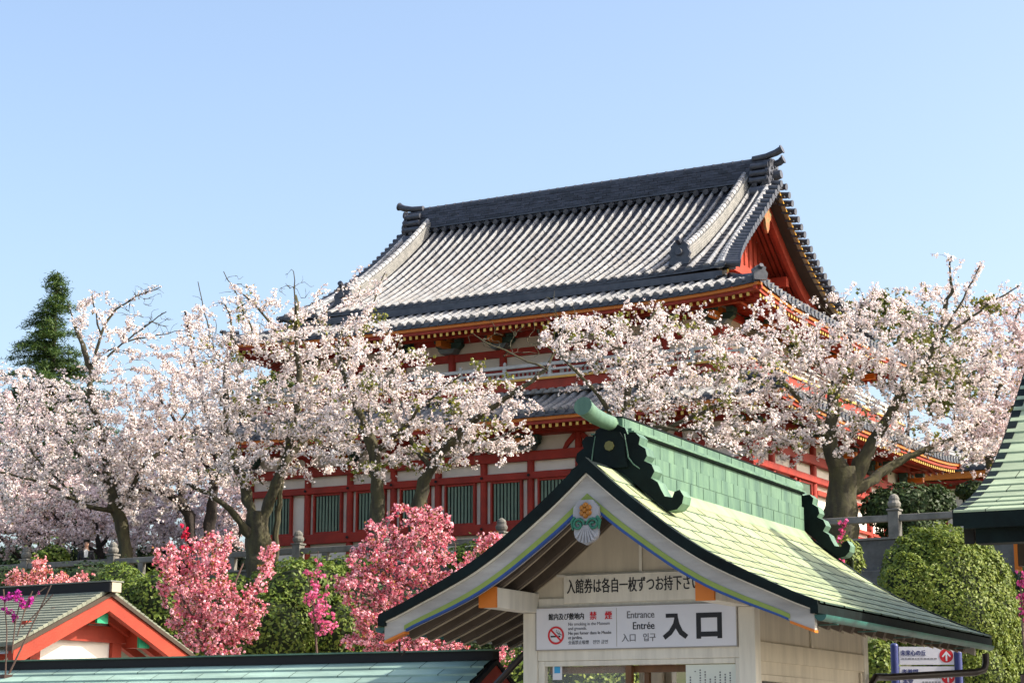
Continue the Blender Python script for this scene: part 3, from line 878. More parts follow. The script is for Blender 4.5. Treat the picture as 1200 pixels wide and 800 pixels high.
# front wall pieces
m = MB(); m.box(.104, 1.436, .012, .06, 2.455, 2.52); m.box(.1, KW_ - .11, .012, .06, 2.118, 2.188); m.build('lintel', 'creamwhite', kio, bevel=BEV)
m = MB(); m.box(.1, KW_ - .11, .03, .06, 2.188, 2.455); m.build('wall', 'cream', kio)
prf = [(0, 3.30), (.2, 3.12), (.42, 2.945), (.585, 2.82), (.77, 2.70), (.965, 2.60), (1.16, 2.51), (1.30, 2.445), (1.46, 2.385)]
def kz(d):
    d = abs(d)
    for (a, za), (b, zb) in zip(prf[:-1], prf[1:]):
        if d <= b: return za + (zb - za) * (d - a) / (b - a)
    return prf[-1][1] - (d - 1.46) * .41
def kzs(d):   # smoothed
    return sum(kz(abs(d) + o) if abs(d) + o > 0 else kz(0) for o in (-.06, -.02, .02, .06)) / 4 if abs(d) > .08 else kz(d)
m = MB()
gp = [(d, kzs(d) - .115) for d in np.linspace(-.80, .80, 17)]
m.prism([(CX - .79, 2.52), (CX + .79, 2.52)] + [(CX + d, z) for d, z in gp[::-1] if z > 2.53], (0, .03, 0), (1, 0, 0), (0, 0, 1), (0, 1, 0), .03)
gw = m.build('gable_wall', 'cream', kio)
m = MB(); m.box(CX + .03, CX + .05, .018, .029, 2.665, 2.96); m.box(CX - .55, CX + .6, .016, .029, 2.655, 2.672); m.build('battens', 'creamwhite', gw)
# back and side walls, window openings
def swall(x0, x1, side):
    m = MB()
    m.box(x0, x1, .1, KD - .1, 0, .95); m.box(x0, x1, .1, KD - .1, 2.02 if side else 2.30, 2.56)
    m.box(x0, x1, 1.02 if side else 1.9, KD - .1, .951, 2.019 if side else 2.299)
    return m.build('side_wall', 'cream', kio)
swall(.02, .05, 0); swr = swall(KW_ - .05, KW_ - .02, 1)
m = MB(); m.box(KW_ - .019, KW_ - .005, .1, KD - .1, 2.10, 2.22); m.box(KW_ - .019, KW_ - .005, 1.14, 1.20, 2.221, 2.55); m.box(KW_ - .019, KW_ - .003, 2.25, 2.29, .3, 2.09); m.build('wall_trim', 'cream', kio, bevel=.003)
m = MB()
for y in (.12, .56, 1.0): m.box(KW_ - .055, KW_ - .012, y - .02, y + .02, .952, 2.018)
m.box(KW_ - .05, KW_ - .012, .141, .979, 1.98, 2.018); m.box(KW_ - .05, KW_ - .012, .141, .979, .952, .99)
sw = m.build('side_window', 'cream', kio)
m = MB(); m.box(KW_ - .034, KW_ - .03, .141, .979, .991, 1.979); m.build('pane', 'glass', sw)
m = MB(); m.box(.1, KW_ - .1, KD - .06, KD - .03, 0, 1.0); m.box(.1, KW_ - .1, KD - .06, KD - .03, 2.36, 2.56); m.box(.75, KW_ - .1, KD - .058, KD - .032, 1.001, 2.359); m.build('back_wall', 'brownwood', kio)
m = MB(); m.box(.06, KW_ - .06, .1, KD - .1, 2.37, 2.39); m.build('ceiling_board', 'brownwood', kio)
m = MB(); m.box(.06, KW_ - .06, .05, KD - .05, 0, .1); m.build('floor_board', 'darkwood', kio)
# front window and counter
m = MB(); m.box(.1, .145, .02, .07, 0, 2.117); m.box(1.45, KW_ - .11, .02, .07, 0, 2.117); m.box(.146, 1.449, .02, .07, 2.085, 2.117)
fw = m.build('front_window', 'creamwhite', kio, bevel=.003)
m = MB(); m.box(.70, .74, .05, .09, 1.0, 2.084); m.box(.80, .83, .12, .16, 1.0, 2.084); m.box(.146, 1.449, .10, .14, 2.04, 2.084); m.build('sash', 'brownwood', fw)
m = MB(); m.box(.146, .70, .064, .068, 1.0, 2.084); m.build('pane', 'glass', fw)
m = MB(); m.box(.1, KW_ - .1, .06, .10, .1, .95); m.box(.06, KW_ - .06, -.14, .3, .95, .99); m.build('counter', 'creamwhite', kio)
m = MB(); m.box(.83, 1.0, 1.7, 1.74, 1.0, 2.1); m.box(.95, 1.35, 1.3, 1.6, 1.0, 1.95); m.box(.97, 1.33, 1.285, 1.299, 1.05, 1.9, 1); m.build('cabinet', ['brownwood', 'cream'], kio)
# poster and sticker on the glass
po = empty('notice_poster', tuple(K0 * [1, 1, 0] + 1.112 * KR + .045 * KV + np.array([0, 0, 1.55])), -ka, 'white paper notice in vertical columns behind the kiosk window', 'notice')
m = MB(); m.box(0, .335, 0, .004, 0, .53); m.build('sheet', 'paper', po)
m = MB()
for i in range(9):
    x = .03 + i * .033; z = .505 - rng.uniform(0, .05)
    while z > .06:
        h = rng.uniform(.006, .012); 
        if rng.random() > .22: m.box(x - .0045, x + .0045, -.0015, -.0005, z - h, z)
        z -= .016
m.build('print', 'inkgray', po)
st = empty('window_sticker', tuple(K0 * [1, 1, 0] + .185 * KR + .058 * KV + np.array([0, 0, 2.0])), -ka, 'small white and blue sticker on the kiosk window glass', 'sticker')
m = MB(); m.box(0, .066, 0, .003, 0, .095); m.build('backing', 'sign_white', st)
m = MB(); m.box(.012, .054, -.0015, -.0005, .042, .084); m.build('blue_square', 'sticker_blue', st)
# soffit and rafters
V0, V1 = -.74, 3.22
def splay(d): return .34 * (abs(d) / 1.46) ** 2
m = MB(); nd = 12
for s in (-1, 1):
    vs = []
    for i in range(nd + 1):
        d = 1.40 * i / nd
        vs += [(CX + s * d, V0 + .06, kzs(d) - .10), (CX + s * d, V1 + splay(d) - .05, kzs(d) - .10)]
    m.add(vs, [(2 * i, 2 * i + 1, 2 * i + 3, 2 * i + 2) for i in range(nd)])
sof = m.build('soffit', 'soffit', kio)
for y in np.arange(V0 + .27, V1 + .1, .235):
    for s in (-1, 1):
        m = MB()
        for i in range(nd):
            d0, d1 = .06 + 1.30 * i / nd, .06 + 1.30 * (i + 1) / nd
            m.beam((CX + s * d0, y, kzs(d0) - .132), (CX + s * d1, y, kzs(d1) - .132), .055, .07, 0)
            m.beam((CX + s * d0, y + .026, kzs(d0) - .171), (CX + s * d1, y + .026, kzs(d1) - .171), .016, .012, 1)
        m.build('rafter', ['soffit', 'rafter'], sof)
# bargeboard, front: grey board, lime and blue stripes
def barge(y0, y1, o0, o1, mname, name, d1=1.42, parent=kio, d0=0.0, n=22, sgn=(-1, 1), flare=0.0):
    m = MB()
    for s in sgn:
        pr = []
        for i in range(n + 1):
            d = d0 + (d1 - d0) * i / n; z = kzs(d)
            k = 1 - .36 * min(d / 1.2, 1)
            pr.append((CX + s * d, z - o0 * k, z - o1 * k))
        for a, b in zip(pr[:-1], pr[1:]):
            m.hexa([(a[0], y0, a[2]), (b[0], y0, b[2]), (b[0], y1, b[2]), (a[0], y1, a[2]), (a[0], y0, a[1]), (b[0], y0, b[1]), (b[0], y1, b[1]), (a[0], y1, a[1])])
    return m.build(name, mname, parent)
for (yf, yb, sg) in ((V0 + .03, V0 + .075, 1),):
    bb = barge(yf, yb, .095, .268, 'graywood', 'bargeboard', 1.415)
    barge(yf - .006, yf - .001, .208, .2495, 'lime', 'lime_stripe', 1.27, bb)
    barge(yf - .006, yf - .001, .250, .268, 'blue', 'blue_stripe', 1.26, bb)
    barge(yf - .004, yf + .02, .2685, .273, 'blue', 'blue_edge', 1.26, bb)
    barge(yf - .012, yf + .03, .081, .0945, 'creamwhite', 'white_edge', 1.40, bb)
barge(V1 + .0, V1 + .045, .095, .268, 'graywood', 'bargeboard', 1.39)
# orange tips of the bargeboards
for s in (-1, 1):
    m = MB()
    a = 1.27; b = 1.415
    m.hexa([(CX + s * a, V0 + .024, kzs(a) - .185), (CX + s * b, V0 + .024, kzs(b) - .185), (CX + s * b, V0 + .09, kzs(b) - .185), (CX + s * a, V0 + .09, kzs(a) - .185),
            (CX + s * a, V0 + .024, kzs(a) - .17), (CX + s * b, V0 + .024, kzs(b) - .168), (CX + s * b, V0 + .09, kzs(b) - .168), (CX + s * a, V0 + .09, kzs(a) - .17)])
    m.build('bargeboard_tip', 'orange', bb)
# roof shingles
def shingles(parent, s):
    m = MB(); nd = 11; ncol = 11
    L = 1.447
    ds = [0.0]
    # even spacing along the arc
    arc = [0]; dd = np.linspace(.03, L, 200); zz = np.array([kzs(d) for d in dd])
    seg = np.hypot(np.diff(dd), np.diff(zz)); arc = np.concatenate([[0], np.cumsum(seg)])
    edges = np.interp(np.linspace(0, arc[-1], nd + 1), arc, dd)
    for i in range(nd):
        da, db = edges[i], edges[i + 1]
        ra = (i % 2) * .5
        ys = [V0] + [V0 + (V1 - V0) * (k + .5 + ra * .999 - .25) / ncol for k in range(ncol) if .02 < (k + .5 + ra - .25) / ncol < .985] + [V1]
        for ya, yb in zip(ys[:-1], ys[1:]):
            c = 1 + rng.normal(0, .085); hue = rng.normal(0, .008)
            tint = (.37 * c + hue, .425 * c, .23 * c - hue)
            def Y(y, d): return y + splay(d) * (y - V0) / (V1 - V0)
            g = .015; n3 = 3
            for q in range(n3):
                d0, d1 = da + (db - da) * q / n3, da + (db - da) * (q + 1) / n3
                if q == n3 - 1: d1 += .008
                def up(d, q=q): return .003 + .006 * ((d - da) / (db - da))
                P = [(CX + s * d0, Y(ya + g, d0), kzs(d0) + up(d0)), (CX + s * d1, Y(ya + g, d1), kzs(d1) + up(d1)), (CX + s * d1, Y(yb - g, d1), kzs(d1) + up(d1)), (CX + s * d0, Y(yb - g, d0), kzs(d0) + up(d0))]
                m.add(P, [(0, 1, 2, 3)], 0, tint)
                if q == n3 - 1:
                    m.add([P[1], P[2], (P[2][0], P[2][1], P[2][2] - .010), (P[1][0], P[1][1], P[1][2] - .010)], [(0, 1, 2, 3)], 0, (.05, .09, .07))
    # dark deck under the shingles
    vs = []; n = 20
    for i in range(n + 1):
        d = L * i / n; vs += [(CX + s * d, V0 + .004, kzs(d)), (CX + s * d, V1 + splay(d) - .004, kzs(d))]
    m.add(vs, [(2 * i, 2 * i + 1, 2 * i + 3, 2 * i + 2) for i in range(n)], 1)
    return m.build('roof_slope', ['copper', 'copper_dark'], parent, fix=True)
for s in (-1, 1): rs = shingles(kio, s)
# dark copper edge, verge and eave
barge(V0 - .004, V0 + .05, -.012, .080, 'copper_dark', 'verge_edge', 1.445)
m = MB()
for s in (-1, 1):
    n = 20
    for i in range(n):
        d0, d1 = 1.445 * i / n, 1.445 * (i + 1) / n
        a = (CX + s * d0, V1 + splay(d0)); b = (CX + s * d1, V1 + splay(d1)); za, zb = kzs(d0), kzs(d1)
        m.hexa([(a[0], a[1] - .05, za - .09), (b[0], b[1] - .05, zb - .09), (b[0], b[1] + .004, zb - .09), (a[0], a[1] + .004, za - .09), (a[0], a[1] - .05, za + .014), (b[0], b[1] - .05, zb + .014), (b[0], b[1] + .004, zb + .014), (a[0], a[1] + .004, za + .014)])
m.build('verge_edge', 'copper_dark', kio)
for s in (-1, 1):
    m = MB()
    x0, x1 = CX + s * 1.40, CX + s * 1.448
    z = kzs(1.47)
    m.box(x0, x1, V0 - .002, V1 + splay(1.46), z - .055, z - .004)
    m.build('eave_edge', 'copper_dark', kio)
m = MB(); z = kzs(1.47)
for s in (1, -1):
    x = CX + s * 1.41
    for k in range(2):
        pass
    pts = []
    n = 10
    vs = []
    for yy in (V0 + .03, V1 + .25):
        for q in range(n + 1):
            a = math.pi + math.pi * q / n
            vs.append((x + s * .040 + .036 * math.cos(a), yy, z - .062 + .036 * math.sin(a)))
    m.add(vs, [(q, q + 1, n + 2 + q, n + 1 + q) for q in range(n)] + [tuple(range(n + 1)), tuple(range(n + 1, 2 * n + 2))], 0)
    for yy in np.arange(V0 + .3, V1, .8):
        m.box(x - .06, x + .06, yy - .008, yy + .008, z - .108, z - .102)
gut = m.build('gutter', 'copper_teal', kio)
m = MB(); xg = CX + 1.485; zg = z - .15
pts = [(xg, V1 - .05, zg + .02), (xg, V1 - .05, zg - .05), (xg - .01, V1 - .08, zg - .10), (xg - .06, V1 - .14, zg - .12), (KW_ + .1, 2.62, zg - .16), (KW_ + .06, 2.40, zg - .165), (KW_ + .04, 2.35, zg - .22), (KW_ + .04, 2.35, .1)]
m.tube(pts, .026, 10); m.build('downpipe', 'pipe_dark', kio, smooth=True)
m = MB(); m.tube([(-.02, .06, 2.17), (-.30, .10, 1.93), (-.42, .12, 1.80)], .022, 8); m.build('brace', 'pipe_dark', kio, smooth=True)
m = MB(); m.tube([(CX - 1.43, V0 + .25, z - .14), (CX - 1.43, V0 + .25, z - .21), (CX - 1.41, V0 + .25, z - .23), (CX - 1.39, V0 + .25, z - .2)], .008, 6); m.build('gutter_hook', 'pipe_dark', gut)
# gable pendant
ped = MB()
gy = V0 + .022
def ell(cx, cz, rx, rz, n=20): return [(cx + rx * math.cos(2 * math.pi * k / n), cz + rz * math.sin(2 * math.pi * k / n)) for k in range(n)]
ped.prism([(-.05, .03), (.05, .03), (.095, -.02), (.10, -.08), (.085, -.12), (-.085, -.12), (-.10, -.08), (-.095, -.02)], (CX + .005, gy, 3.02), (1, 0, 0), (0, 0, 1), (0, -1, 0), .03)
pend = ped.build('gable_pendant', 'pendant_gray', kio, bevel=.004)
m = MB()
shell = [(-.085, -.13), (-.095, -.2), (-.085, -.235), (-.06, -.262), (-.03, -.275), (0, -.29), (.03, -.275), (.06, -.262), (.085, -.235), (.095, -.2), (.085, -.13)]
m.prism(shell, (CX + .005, gy, 3.02), (1, 0, 0), (0, 0, 1), (0, -1, 0), .026)
for k in range(-3, 4):
    a = k * .27
    m.tube([(CX + .005 + .02 * math.sin(a), gy - .028, 2.87), (CX + .005 + .105 * math.sin(a), gy - .024, 2.87 - .125 * math.cos(a) + .0)], [.008, .014], 6)
m.build('shell_carving', 'pendant_gray', pend, smooth=True)
m = MB()
for s in (-1, 1):
    pts = []
    for k in range(22):
        a = k * .42; r = .046 - .0018 * k
        pts.append((CX + .005 + s * (.056 - r * math.cos(a)), gy - .035, 2.875 + r * math.sin(a)))
    m.tube(pts, .010, 6)
    m.tube([(CX + .005 + s * .085, gy - .03, 2.93), (CX + .005 + s * .108, gy - .03, 2.90), (CX + .005 + s * .1, gy - .03, 2.84)], [.012, .014, .006], 6)
m.build('scroll', 'pendant_green', pend, smooth=True)
m = MB()
for k in range(6):
    a = k * math.pi / 3 + .52
    m.tube([(CX + .005 + .03 * math.cos(a), gy - .031, 2.975 + .036 * math.sin(a)), (CX + .005 + .028 * math.cos(a), gy - .05, 2.975 + .034 * math.sin(a))], [.023, .014], 8)
m.tube([(CX + .005, gy - .031, 2.975), (CX + .005, gy - .058, 2.975)], [.02, .012], 8)
m.build('flower_boss', 'pendant_gold', pend, smooth=True)
pend.scale = (.86, 1, .86); pend.location = (.14 * CX, 0, .14 * 3.04)
# roof ridge
FLASH = (.29, .39, .23)
RY0, RY1 = -.30, 3.12
m = MB()
n = 14
def ry(i): return RY0 + (RY1 - RY0) * i / n
m.box(CX - .13, CX + .13, RY0, RY1, 3.08, 3.40)
m.box(CX - .115, CX + .115, RY0, RY1, 3.401, 3.505)
m.box(CX - .15, CX + .15, RY0 - .02, RY1 + .02, 3.515, 3.525); m.box(CX - .14, CX + .14, RY0 - .01, RY1 + .01, 3.5055, 3.5145, 1)
m.box(CX - .125, CX + .125, RY0, RY1, 3.526, 3.545)
for i in range(n):
    for s in (-1, 1):
        m.box(CX + s * .1302, CX + s * .134, ry(i) + .006, ry(i + 1) - .006, 3.19, 3.300); m.box(CX + s * .1302, CX + s * .133, ry(i + .5) + .004, min(ry(i + 1.5), RY1) - .004, 3.304, 3.40)
        m.box(CX + s * .1152, CX + s * .118, ry(i) + .004, ry(i + 1) - .004, 3.405, 3.503)
rg = m.build('roof_ridge', ['copper_ridge', 'copper_dark'], kio, bevel=.004)
for i in range(n):                                # panelled crest of the ridge
    pass
m = MB(); m.box(CX - .072, CX + .072, RY0 - .02, RY1, 3.546, 3.612)
for i in range(n):
    for sx_ in (-1, 1): m.box(CX + sx_ * .0722, CX + sx_ * .0755, ry(i) + .005, ry(i + 1) - .005, 3.55, 3.608)
m.box(CX - .079, CX + .079, RY0 - .03, RY1 + .01, 3.6125, 3.620, 1)
m.build('ridge_cap', ['copper_ridge', 'copper_dark'], rg)
m = MB()
m.tube([(CX, RY0 + .04, 3.578), (CX, RY0 - .14, 3.578), (CX, RY0 - .30, 3.588), (CX, RY0 - .38, 3.602), (CX, RY0 - .46, 3.622)], [.046, .048, .051, .054, .057], 16)
m.tube([(CX, RY0 - .458, 3.6215), (CX, RY0 - .47, 3.6245)], [.060, .060], 16)
m.build('ridge_finial', 'copper_ridge', rg, smooth=True); m = MB()
m.tube([(CX, RY1 - .02, 3.575), (CX, RY1 + .14, 3.58), (CX, RY1 + .25, 3.59)], [.046, .05, .054], 16)
m.build('ridge_finial', 'copper_ridge', rg, smooth=True)
m = MB(); m.tint = FLASH
for s in (-1, 1):
    vs = []
    for d in (.10, .20): vs += [(CX + s * d, RY0, kzs(d) + .03 - (.018 if d > .15 else -.02)), (CX + s * d, RY1, kzs(d) + .03 - (.018 if d > .15 else -.02))]
    vs += [(CX + s * .20, RY0, kzs(.20) - .0), (CX + s * .20, RY1, kzs(.20) - .0)]
    m.add(vs, [(0, 1, 3, 2), (2, 3, 5, 4)])
m.build('ridge_flashing', 'copper', rg)
bpy.data.objects[rg.name]
def ornament(y, dy, name):
    m = MB()
    half = [(.05, 3.565), (.10, 3.54), (.115, 3.50), (.17, 3.505), (.20, 3.475), (.19, 3.43), (.235, 3.40), (.245, 3.355), (.225, 3.325), (.275, 3.30), (.295, 3.255), (.27, 3.215), (.315, 3.185), (.335, 3.14), (.36, 3.095), (.41, 3.085), (.425, 3.12), (.46, 3.13), (.485, 3.09), (.475, 3.045), (.44, 3.01), (.38, 3.00), (.30, 3.065), (.2, 3.15), (.1, 3.24), (.02, 3.29)]
    poly = [(x, z) for x, z in half] + [(-x, z) for x, z in half[::-1]]
    m.prism(poly, (CX, y, 0), (1, 0, 0), (0, 0, 1), (0, dy, 0), .13, 0, 1)
    o = m.build(name, ['copper_dark', 'copper_ridge'], rg)  # unlit faces painted near black, lit rims green: shading put into the colours
    m = MB()
    pan = [(-.12, 3.29), (.12, 3.29), (.105, 3.36), (.10, 3.46), (.07, 3.515), (0, 3.53), (-.07, 3.515), (-.10, 3.46), (-.105, 3.36)]
    m.prism(pan, (CX, y - dy * .001, 0), (1, 0, 0), (0, 0, 1), (0, -dy, 0), .02, 0)
    m.build('panel', 'copper_dark', o, bevel=.004)
    m = MB(); m.tube([(CX, y - dy * .021, 3.43), (CX, y - dy * .032, 3.43)], .032, 8); m.build('boss', 'olive_boss', o)
    for s in (-1, 1):
        m = MB(); m.tube([(CX + s * .10, y - dy * .015, 3.50), (CX + s * .115, y - dy * .015, 3.42), (CX + s * .125, y - dy * .015, 3.35), (CX + s * .16, y - dy * .015, 3.305), (CX + s * .2, y - dy * .012, 3.275)], [.003, .004, .005, .004, .003], 6); m.build('trim', 'copper_ridge', o)
    return o
ornament(-.345, 1, 'ridge_ornament')
ornament(RY1 + .17, -1, 'ridge_ornament')

# signs on the kiosk front (things hung on it)
s1 = empty('ticket_notice_board', tuple(K0 * [1, 1, 0] + .295 * KR + .0 * KV + np.array([0, 0, 2.482])), -ka, 'upper cream board reading one ticket per person in black Japanese letters', 'sign')
m = MB(); m.box(0, 1.06, -.004, .011, 0, .18); m.build('board', 'creamwhite', s1, bevel=.002)
put_text('入館券は各自一枚ずつお持下さい', .10, (.483, -.0055, .10), s1, 'ink', 1, .0013, width=.915)
s2 = empty('entrance_sign', tuple(K0 * [1, 1, 0] + .10 * KR + .0 * KV + np.array([0, 0, 2.190])), -ka, 'white entrance and no-smoking sign over the kiosk window', 'sign')
m = MB(); m.box(0, 1.372, -.010, .010, 0, .264); m.build('board', 'sign_white', s2, bevel=.002)
m = MB()
for a in ((-.006, 1.378, -.006, -.0005), (-.006, 1.378, .2645, .270)): m.box(a[0], a[1], -.012, .010, a[2], a[3])
for a in ((-.006, -.0005), (1.3725, 1.378)): m.box(a[0], a[1], -.0118, .010, -.0003, .2643)
m.box(.566, .569, -.0114, -.0101, .01, .254)
m.build('frame', 'graywood', s2)
ty = -.0115
put_text('館内及び敷地内', .045, (.216, ty, .205), s2, 'ink', 1, .0010, width=.25)
put_text('禁', .055, (.405, ty, .205), s2, 'signred', 1, .0016, width=.047)
put_text('煙', .055, (.512, ty, .205), s2, 'signred', 1, .0016, width=.047)
put_text('No smoking in the Museum', .028, (.228, ty, .158), s2, 'inkgray', 1, 0, 'LEFT', width=.29)
put_text('and grounds.', .028, (.228, ty, .130), s2, 'inkgray', 1, 0, 'LEFT', width=.13)
put_text('Ne pas fumer dans le Musée', .028, (.228, ty, .100), s2, 'inkgray', 1, .0004, 'LEFT', width=.30)
put_text('et jardins.', .028, (.228, ty, .072), s2, 'inkgray', 1, .0004, 'LEFT', width=.10)
put_text('全面禁止吸煙', .028, (.228, ty, .040), s2, 'inkgray', 1, 0, 'LEFT', width=.145)
put_text('전면 금연', .028, (.400, ty, .040), s2, 'inkgray', 1, 0, 'LEFT', width=.105)
put_text('Entrance', .064, (.829, ty, .205), s2, 'inkgray', 1, .0006, 'RIGHT', width=.186)
put_text('Entrée', .066, (.829, ty, .135), s2, 'ink', 1, .0006, 'RIGHT', width=.146)
put_text('入口', .055, (.703, ty, .060), s2, 'inkgray', 1, .0005, 'RIGHT', width=.094)
put_text('입구', .055, (.837, ty, .060), s2, 'inkgray', 1, .0005, 'RIGHT', width=.084)
m = MB()                                          # the two large characters, cut as shapes
m.prism([(0, .155), (0, .13), (.058, .13), (.05, .095), (.02, .05), (-.022, .018), (-.005, -.006), (.038, .024), (.066, .062), (.09, .024), (.13, -.004), (.149, .02), (.112, .05), (.092, .09), (.082, .13), (.08, .155)], (.905, ty + .001, .052), (1, 0, 0), (0, 0, 1), (0, -1, 0), .0015)
m.build('lettering', 'ink', s2)
m = MB()
x0, x1, z0, z1 = 1.109, 1.279, .047, .207; w = .031
m.box(x0, x0 + w, ty - .0006, ty + .001, z0, z1); m.box(x1 - w, x1, ty - .0006, ty + .001, z0, z1)
m.box(x0 + w, x1 - w, ty - .0006, ty + .001, z1 - w, z1); m.box(x0 + w, x1 - w, ty - .0006, ty + .001, z0 + .012, z0 + .012 + w)
m.build('lettering', 'ink', s2)
def ringmesh(m, cx, cz, r0, r1, y, n=36, mi=0):
    vs = []
    for k in range(n):
        a = 2 * math.pi * k / n
        vs += [(cx + r0 * math.cos(a), y, cz + r0 * math.sin(a)), (cx + r1 * math.cos(a), y, cz + r1 * math.sin(a))]
    m.add(vs, [(2 * k, 2 * k + 1, (2 * k + 3) % (2 * n), (2 * k + 2) % (2 * n)) for k in range(n)], mi)
m = MB(); cx, cz = .142, .09
ringmesh(m, cx, cz, .045, .058, ty - .0014); a = .052 * .7071
m.beam((cx - .034, ty - .0012, cz + .034), (cx + .034, ty - .0012, cz - .034), .0008, .012, up=(.7, 0, .7)); nos = m.build('no_smoking_symbol', 'signred', s2)
m = MB(); m.box(cx - .038, cx + .014, ty - .0004, ty + .0006, cz - .012, cz - .002); m.box(cx + .018, cx + .03, ty - .0004, ty + .0006, cz - .012, cz - .002); m.build('cigarette', 'ink', nos)
m = MB()
for o in (0, .012, .024): m.tube([(cx + .005 + o, ty, cz + .035 - o * .4), (cx + o, ty, cz + .022 - o * .4), (cx + .014 + o, ty, cz + .012 - o * .4), (cx + .02 + o, ty, cz + .002)], .0018, 4)
m.build('smoke', 'inkgray', nos)

# ------------------------------------------------------------------ wall roof on the left
zr = 2.232
wl = empty('garden_wall', tuple(K0 * [1, 1, 0] - .52 * KR + .6 * KV), -ka, 'low red garden wall capped by a pale green copper roof, left of the kiosk', 'wall')
m = MB(); m.box(-7.2, -.35, -.07, .07, 0, 1.9); m.build('wall_panel', 'red', wl)
m = MB()
rows = 6; LW, HWd = 7.3, .62
for s in (-1, 1):
    for i in range(rows):
        a, b = .03 + HWd * i / rows, .03 + HWd * (i + 1) / rows
        x = -LW; off = (i % 2) * .19
        first = True
        while x < -.001:
            x1 = min(0, x + (.2 if first and off else .40)); first = False
            c = 1 + rng.normal(0, .05)
            tint = (.35 * c, .50 * c, .42 * c)
            za, zb = zr - .06 - a * .52, zr - .06 - b * .52
            m.add([(x + .003, s * a, za + .003), (x1 - .003, s * a, za + .003), (x1 - .003, s * (b + .01), zb + .012), (x + .003, s * (b + .01), zb + .012), (x1 - .003, s * (b + .01), zb - .006), (x + .003, s * (b + .01), zb - .006)], [(0, 1, 2, 3), (3, 2, 4, 5)], 0, tint)
            x = x1
    m.add([(-LW, 0, zr - .062), (0, 0, zr - .062), (0, s * .655, zr - .06 - .655 * .52), (-LW, s * .655, zr - .06 - .655 * .52)], [(0, 1, 2, 3)], 1)
rf = m.build('roof', ['copper', 'copper_dark'], wl)
m = MB(); m.box(-LW, .02, -.05, .05, zr - .075, zr - .012); m.box(-LW - .01, .03, -.065, .065, zr - .011, zr, 1); m.build('ridge_board', ['dark', 'copper_ridge'], rf)
m = MB()
for s in (-1, 1):
    m.hexa([(.0, 0, zr - .10), (.03, 0, zr - .10), (.03, s * .66, zr - .455), (.0, s * .66, zr - .455), (.0, 0, zr - .066), (.03, 0, zr - .066), (.03, s * .66, zr - .42), (.0, s * .66, zr - .42)], 1)
    m.hexa([(-.04, 0, zr - .25), (.02, 0, zr - .25), (.02, s * .6, zr - .575), (-.04, s * .6, zr - .575), (-.04, 0, zr - .105), (.02, 0, zr - .105), (.02, s * .6, zr - .43), (-.04, s * .6, zr - .43)], 0)
m.prism([(-.5, -.62), (.5, -.62), (0, -.30)], (-.35, 0, zr), (0, 1, 0), (0, 0, 1), (1, 0, 0), .28, 0)
m.build('gable_end', ['red', 'dark'], wl)
for k in range(5):
    x = -.55 - k * 1.6; m = MB(); m.box(x - .07, x + .07, -.09, .09, 0, 1.9); m.build('wall_post', 'red', wl)

# ------------------------------------------------------------------ red cottage, bottom left
ca = R(32.0)
cR = np.array([math.cos(ca), -math.sin(ca), 0]); cV = np.array([math.sin(ca), math.cos(ca), 0])
Pn = at_depth(14, 757, 20.0)
def cg(x, y):
    P = on_plane(x, y, Pn, cR); return (P - Pn) @ cV, P[2]
pk = cg(121, 691); fr_ = cg(224, 765)
hd = (fr_[0]) / 2                                   # half depth
cot = empty('gate_cottage', (Pn[0], Pn[1], 0), -ca, 'small vermilion and white cottage with a grey-green plank roof, bottom left', 'cottage')
ze, zp = (Pn[2] + fr_[1]) / 2, pk[1]
cdm = fr_[0] / 2
def rz_(d): return zp + .02 - (zp - ze) * d / hd     # d from ridge
m = MB()
for s in (-1, 1):
    for i in range(20):
        a, b = hd * i / 20, hd * (i + 1) / 20
        a2 = a; b2 = b + .01; t = rng.uniform(.8, 1.15); tint = (.21 * t, .225 * t, .17 * t)
        m.hexa([(-4.5, cdm + s * a2, rz_(a2) - .03), (.02, cdm + s * a2, rz_(a2) - .03), (.02, cdm + s * b2, rz_(b2) - .03), (-4.5, cdm + s * b2, rz_(b2) - .03), (-4.5, cdm + s * a2, rz_(a2) + .004), (.02, cdm + s * a2, rz_(a2) + .004), (.02, cdm + s * b2, rz_(b2) + .016), (-4.5, cdm + s * b2, rz_(b2) + .016)], 0, tint)
cr = m.build('roof', 'plank_roof', cot)
m = MB(); m.tint = (.2, .21, .17); m.box(-4.5, .10, cdm - .09, cdm + .09, zp - .02, zp + .085); m.box(.101, .112, cdm - .07, cdm + .07, zp - .02, zp + .082, 2); m.box(-4.5, .12, cdm - .10, cdm + .10, zp + .086, zp + .10, 1); m.build('ridge_board', ['dark', 'plank_roof', 'rafter'], cr)
m = MB()
for s in (-1, 1):
    pts = [(cdm + s * hd * i / 8, rz_(hd * i / 8) - .05 - .00 * i) for i in range(9)]
    for (ya, za), (yb, zb) in zip(pts[:-1], pts[1:]):
        m.hexa([(-.05, ya, za - .185), (.025, ya, za - .185), (.025, yb, zb - .185), (-.05, yb, zb - .185), (-.05, ya, za), (.025, ya, za), (.025, yb, zb), (-.05, yb, zb)], 0)
m.build('bargeboard', 'vermilion', cot)
m = MB()
for s in (-1, 1):
    m.hexa([(-.06, cdm, zp - .06), (.05, cdm, zp - .06), (.05, cdm + s * (hd + .04), ze - .06), (-.06, cdm + s * (hd + .04), ze - .06), (-.06, cdm, zp - .015), (.05, cdm, zp - .015), (.05, cdm + s * (hd + .04), ze - .015), (-.06, cdm + s * (hd + .04), ze - .015)])
m.build('verge_edge', 'darkwood', cr)
wx = -.34
wy0, wy1 = .20 * 2 * hd, .70 * 2 * hd               # the wall stands back from the eaves
m = MB()
